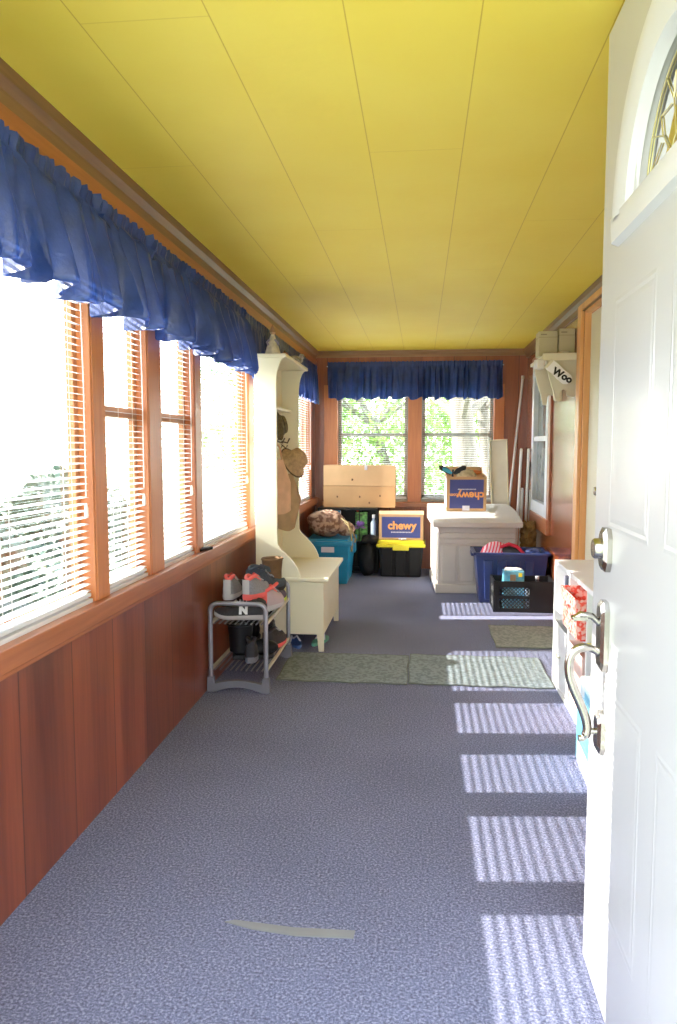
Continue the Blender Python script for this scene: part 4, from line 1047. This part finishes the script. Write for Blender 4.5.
# ------------------------------------------------------------------ cube shelf at the right wall
cs = thing('cube_shelf', 'low white cube shelf along the right wall behind the open door', 'shelf', (.665, 2.70, 0))
SD = XR-.665-.002; SL = 1.13; SHH = .62
box((0, 0, SHH-.02), (SD, SL, SHH)).build('top_board', WHITE, cs, bevel=.002)
box((0, 0, 0), (SD, SL, .02)).build('bottom_board', WHITE, cs, bevel=.002)
box((.004, .02, .375), (SD, SL-.02, .391)).build('middle_shelf', WHITE, cs, bevel=.002)
for y in (0, .372, .742, SL-.018): box((0, y, .02), (SD, y+.018, SHH-.02)).build('upright', WHITE, cs, bevel=.002)
box((SD-.006, .018, .02), (SD, SL-.018, SHH-.02)).build('back_panel', WHITE, cs)
def fabric_bin(y, z, label, m, name='fabric_bin', w=.27, h=.25, x=.645):
    f = thing(name, label, 'bin', (x, 2.70+y, z))
    G().taper((0, 0, 0), (.27, w, h), .012, open_top=True).build('bin_body', m, f, bevel=.002)
    G().tube([(-.004, w*.38, h*.72), (-.012, w*.5, h*.68), (-.004, w*.62, h*.72)], .004, 6).build('bin_handle', mat('bin_handle_web', (.5, .1, .08), .8), f)
    return f
REDP = checker_mat('red_white_print', (.80, .07, .04), (.85, .45, .38), 60, 'noise')
fabric_bin(.395, .3915, 'red patterned fabric bin in the upper row of the white cube shelf', REDP, w=.335, h=.172, x=.625)
f = thing('folder_stack', 'dark blue grey folder upright in the far upper cube', 'folder', (.672, 2.70+.83, .3915))
box((0, 0, 0), (.22, .055, .19)).build('folder_cover', mat('dark_slate_cover', (.09, .11, .17), .5), f, bevel=.002)
box((.003, .06, 0), (.22, .10, .18)).build('folder_pages', WPR, f)
f = thing('green_box', 'pale mint box in the near upper cube of the white shelf', 'box', (.69, 2.70+.06, .4045))
box((0, 0, 0), (.22, .26, .15)).build('box_body', mat('mint_card', (.50, .72, .55), .6), f, bevel=.003)
box((-.003, -.003, .125), (.223, .263, .153)).build('box_lid', mat('mint_light', (.6, .8, .66), .6), f, bevel=.003)
f = thing('yellow_book', 'flat yellow book lying under the mint box in the cube shelf', 'book', (.655, 2.70+.04, .3915))
box((0, 0, 0), (.25, .30, .012)).build('cover', YELP, f, bevel=.001)
box((.003, .003, .002), (.2505, .297, .010)).build('pages', WPR, f)
f = thing('pink_bin', 'pale pink fabric bin in the lower row under the red bin', 'bin', (.66, 2.70+.42, .0205))
G().taper((0, 0, 0), (.27, .29, .30), .01, open_top=True).build('bin_body', mat('pale_pink_fabric', (.72, .50, .44), .8), f, bevel=.002)
G().tube([(-.004, .11, .17), (-.012, .145, .16), (-.004, .18, .17)], .004, 6).build('bin_handle', WHITE, f)
f = thing('white_bin', 'white fabric bin in the far lower cube', 'bin', (.66, 2.70+.78, .0205))
G().taper((0, 0, 0), (.27, .30, .31), .01, open_top=True).build('bin_body', WHITE, f, bevel=.002)
G().tube([(-.004, .11, .17), (-.012, .15, .16), (-.004, .19, .17)], .004, 6).build('bin_handle', CREAM, f)
f = thing('diaper_carton', 'light blue carton on the carpet leaning along the cube shelf', 'box', (.585, 2.55, 0), R(-2))
LB = mat('sky_blue_carton', (.14, .42, .62), .5, var=.06)
box((0, 0, 0), (.070, .34, .255)).build('carton_body', LB, f, bevel=.003)
box((-.0012, .0, .0), (0, .30, .08)).build('white_corner', WPR, f)
g = G()
for k in range(6): g.box((-.0022, .03, .012+k*.011), (-.001, .22-.01*k, .016+k*.011))
g.build('small_print', LB, f)
f = thing('white_blue_packet', 'white and pale blue packet on top of the light blue carton', 'packet', (.590, 2.56, .2565), R(-2))
box((0, 0, 0), (.062, .30, .07)).build('packet_body', mat('pale_packet', (.78, .84, .88), .5, col2=(.45, .68, .8), scale=9), f, bevel=.008)
box((-.001, .1, .012), (0, .2, .04)).build('packet_label', LB, f)
# ------------------------------------------------------------------ outdoors
GRASS = mat('lawn_grass', (.17, .20, .11), .9, var=.35, scale=3, col2=(.27, .29, .19))
tag(box((-40, -30, -.6), (40, 60, -.45)).build('lawn', GRASS), 'grass lawn outside the windows', 'lawn', kind='structure')
LEAF = mat('bright_leaf', (.10, .22, .03), .5, col2=(.28, .42, .09), scale=2.5, trans=.35)
LEAF2 = mat('deep_leaf', (.09, .22, .03), .5, col2=(.25, .42, .09), scale=1.5, trans=.35)
BARK = mat('pale_bark', (.13, .115, .09), .9, var=.3, scale=6, bump=.8, bscale=15, stretch=(3, 3, .5))
def tree(loc, pts, r0, crown, n, leaf, label, ls=.11, seed=0):
    rnd = random.Random(seed)
    t = thing('tree', label, 'tree', loc, group='trees outside the end wall windows')
    m = len(pts); g = G().tube(pts, [r0*(1-.55*i/(m-1)) for i in range(m)], 12)
    tp = Vector(pts[-1])
    for k in range(9):
        a = rnd.uniform(0, 2*PI); b0 = Vector(pts[rnd.randint(m//2, m-1)]); l = rnd.uniform(1.2, 2.6)
        b1 = b0+Vector((math.cos(a)*l*.5, math.sin(a)*l*.5, l*.35)); b2 = b0+Vector((math.cos(a)*l, math.sin(a)*l, l*.6))
        g.tube([b0, b1, b2], [r0*.35, r0*.22, r0*.08], 7)
    g.build('trunk', BARK, t, smooth=True)
    vs = []; fs = []
    (cx_, cy_, cz_), (rx, ry, rz_) = crown
    cl = []
    for k in range(max(10, n//160)):
        while True:
            p = Vector((rnd.uniform(-1, 1), rnd.uniform(-1, 1), rnd.uniform(-1, 1)))
            if p.length < 1: break
        cl.append(Vector((cx_+p.x*rx, cy_+p.y*ry, cz_+p.z*rz_)))
    for i in range(n):
        c = rnd.choice(cl)+Vector((rnd.gauss(0, .32), rnd.gauss(0, .32), rnd.gauss(0, .26)))
        e = Euler((rnd.uniform(-1, 1), rnd.uniform(-1, 1), rnd.uniform(0, 6))).to_matrix(); s_ = ls*rnd.uniform(.6, 1.3)
        o = len(vs)
        for q in ((0, 0, 0), (.5, .32, .08), (1, 0, 0), (.5, -.32, .08)): vs.append(tuple(c+e @ Vector(q)*s_))
        fs.append((o, o+1, o+2, o+3))
    G().add(vs, fs).build('foliage', leaf, t)
    return t
tree((.72, 11.4, -.45), [(0, 0, 0), (-.03, 0, 1.0), (-.12, 0, 2.0), (-.25, 0, 3.2), (-.5, 0, 5)], .23, ((-.4, .2, 4.6), (2.2, 1.6, 1.0)), 4500, LEAF, 'thick pale trunk tree outside the right end window', seed=1)
tree((1.12, 12.2, -.45), [(0, 0, 0), (-.05, 0, 1.2), (-.16, 0, 2.2), (-.3, .1, 3.4), (-.5, 0, 4.6)], .13, ((-.5, .2, 4.6), (1.6, 1.4, 1.0)), 2500, LEAF, 'slim leaning tree outside the right end window', seed=2)
tree((-.6, 14.5, -.45), [(0, 0, 0), (.05, 0, 1), (-.3, 0, 2), (-.9, 0, 3.2)], .12, ((-.5, 0, 2.2), (2.6, 1.0, 1.7)), 9000, LEAF, 'leafy sunlit tree filling the left end window', seed=3)
tree((2.2, 17.5, -.45), [(0, 0, 0), (.1, 0, 2), (.1, 0, 4)], .2, ((0, 0, 2.6), (3.6, 1.4, 2.4)), 17000, LEAF, 'broad bright tree behind the trunks', seed=4)
tree((-2.6, 18.5, -.45), [(0, 0, 0), (.1, 0, 2), (-.1, 0, 4)], .2, ((0, 0, 2.6), (3.6, 1.4, 2.5)), 17000, LEAF2, 'deep green tree far beyond the left end window', seed=5)
tag(G().box((-1.36, 1.71, -.45), (-1.24, 1.85, 2.1)).build('sun_blocker_post', WHITE), 'unseen white post added outside the big near window to split the sun patch', 'post')  # added post, out of view, casts the gap in the near sun patch
# left side: hedge + neighbour wall
HED = mat('hedge_leaf', (.035, .075, .05), .7, col2=(.13, .19, .13), scale=3, trans=.2)
rnd = random.Random(9)
for k, (y, hh_) in enumerate(((3.3, 1.6), (5.6, 1.35))):
    t = thing('hedge_bush', ['near rounded bush outside the big left window', 'middle rounded bush outside the left windows', 'far rounded bush outside the left windows'][k], 'bush', (-3.3, y+1.2, -.45))
    vs = []; fs = []
    for i in range(2600):
        p = Vector((rnd.gauss(0, 1), rnd.gauss(0, 1), abs(rnd.gauss(0, 1)))).normalized()*rnd.uniform(.85, 1.05)
        c = Vector((p.x*.8, p.y*.95, p.z*hh_)); e = Euler((rnd.uniform(-1, 1), rnd.uniform(-1, 1), rnd.uniform(0, 6))).to_matrix(); o = len(vs)
        for q in ((0, 0, 0), (.5, .3, .08), (1, 0, 0), (.5, -.3, .08)): vs.append(tuple(c+e @ Vector(q)*.11))
        fs.append((o, o+1, o+2, o+3))
    G().add(vs, fs).build('foliage', HED, t)
    G().tube([(0, 0, 0), (0, 0, hh_*.6)], .05, 8).tube([(0, 0, hh_*.3), (.2, .2, hh_*.7)], .03, 6).build('stem', BARK, t)
SID = mat('white_siding', (.80, .82, .86), .6, var=.02)
h = thing('neighbour_house', 'white sided house beyond the left windows', 'house', (-11, 3, -.45))
g = G().box((-3, -5, 0), (0, 7, 2.9))
for k in range(19): g.prism([(0, k*.15), (.022, k*.15), (.004, (k+1)*.15)], -5, 7, 'Y')
g.build('siding', SID, h)
G().prism([(-3.4, 2.9), (.4, 2.9), (-1.5, 4.1)], -5.3, 7.3, 'Y').build('roof', mat('grey_shingles', (.3, .3, .32), .9), h)

# ------------------------------------------------------------------ light, camera, view
sun = bpy.data.lights.new('sun', 'SUN'); sun.energy = 8.5; sun.angle = R(.5); sun.color = (1, .95, .86)
so = bpy.data.objects.new('sun', sun); COL.objects.link(so)
dv = Vector((1.0, .10, -math.tan(R(31.3)))).normalized()
so.rotation_euler = dv.to_track_quat('-Z', 'Y').to_euler(); so.location = (-8, 2, 6)
wd = bpy.data.worlds.new('world'); S.world = wd; wd.use_nodes = True
nt = wd.node_tree; nt.nodes.clear()
wo = nt.nodes.new('ShaderNodeOutputWorld'); bg = nt.nodes.new('ShaderNodeBackground')
tc = nt.nodes.new('ShaderNodeTexCoord'); sp_ = nt.nodes.new('ShaderNodeSeparateXYZ'); nt.links.new(tc.outputs['Generated'], sp_.inputs[0])
cr = nt.nodes.new('ShaderNodeValToRGB'); cr.color_ramp.elements[0].position = .0; cr.color_ramp.elements[0].color = (1, 1, 1, 1); cr.color_ramp.elements[1].position = .7; cr.color_ramp.elements[1].color = (.72, .85, 1, 1)
nt.links.new(sp_.outputs['Z'], cr.inputs[0]); nt.links.new(cr.outputs[0], bg.inputs[0]); bg.inputs[1].default_value = 4.5
mrw = nt.nodes.new('ShaderNodeMapRange'); mrw.inputs['From Min'].default_value = -1; mrw.inputs['From Max'].default_value = 1
mrw.inputs['To Min'].default_value = 2.0; mrw.inputs['To Max'].default_value = 8.0
nt.links.new(sp_.outputs['Y'], mrw.inputs['Value']); nt.links.new(mrw.outputs[0], bg.inputs[1])
nt.links.new(bg.outputs[0], wo.inputs[0])

SUB = {'meeting_rail': 'window_frame', 'lettering': 'navy_panel', 'small_print': 'navy_panel', 'shipping_label': 'navy_panel', 'foot_bar': 'end_frame', 'piping': 'x',
       'rim_binding': 'crown_and_brim', 'hat_band': 'crown_and_brim', 'nozzle': 'bottle_body', 'ladder_cord': 'slats', 'latch': 'tub_body', 'moulded_planks': 'chest_body', 'door_knob': 'door_leaf',
       'raised_panels': 'door_leaf', 'leaded_caming': 'fan_window_pane', 'deadbolt_cylinder': 'deadbolt_plate', 'thumb_latch': 'handle_plate', 'red_header': 'packet_body', 'packet_label': 'packet_body', 'side_rail': 'upper_shelf', 'laces': 'upper', 'lining': 'upper', 'emblem': 'upper', 'heel_tab': 'upper', 'lid_seam': 'box_body', 'dark_print': 'box_body', 'bin_handle': 'bin_body', 'ribbed_cuff': 'cap_body'}
for o in [o for o in S.objects if o.parent and o.parent.type == 'EMPTY']:
    k = SUB.get(o.name.split('.')[0])
    if not k: continue
    for c in o.parent.children:
        if c.name.split('.')[0] == k and c is not o:
            if o.name.split('.')[0] == 'foot_bar':
                done = [x for x in c.children if x.name.startswith('foot_bar')]
                if done: continue
            o.parent = c; break
cam = bpy.data.cameras.new('camera'); co = bpy.data.objects.new('camera', cam); COL.objects.link(co)
cam.sensor_fit = 'HORIZONTAL'; cam.sensor_width = 36; cam.lens = 760/677*36; cam.clip_start = .05
th_ = math.atan(66/760); ps_ = math.atan(82.5/760*math.cos(th_))
co.location = (0, 0, 1.18); co.rotation_euler = (PI/2-th_, 0, ps_)
S.camera = co
S.cycles.use_denoising = True
try: S.cycles.denoiser = 'OPENIMAGEDENOISE'
except Exception: pass
S.cycles.max_bounces = 10; S.cycles.diffuse_bounces = 6; S.cycles.transparent_max_bounces = 16; S.cycles.sample_clamp_indirect = 8
S.view_settings.view_transform = 'Standard'; S.view_settings.look = 'None'; S.view_settings.exposure = 1.52; S.view_settings.gamma = 1.08
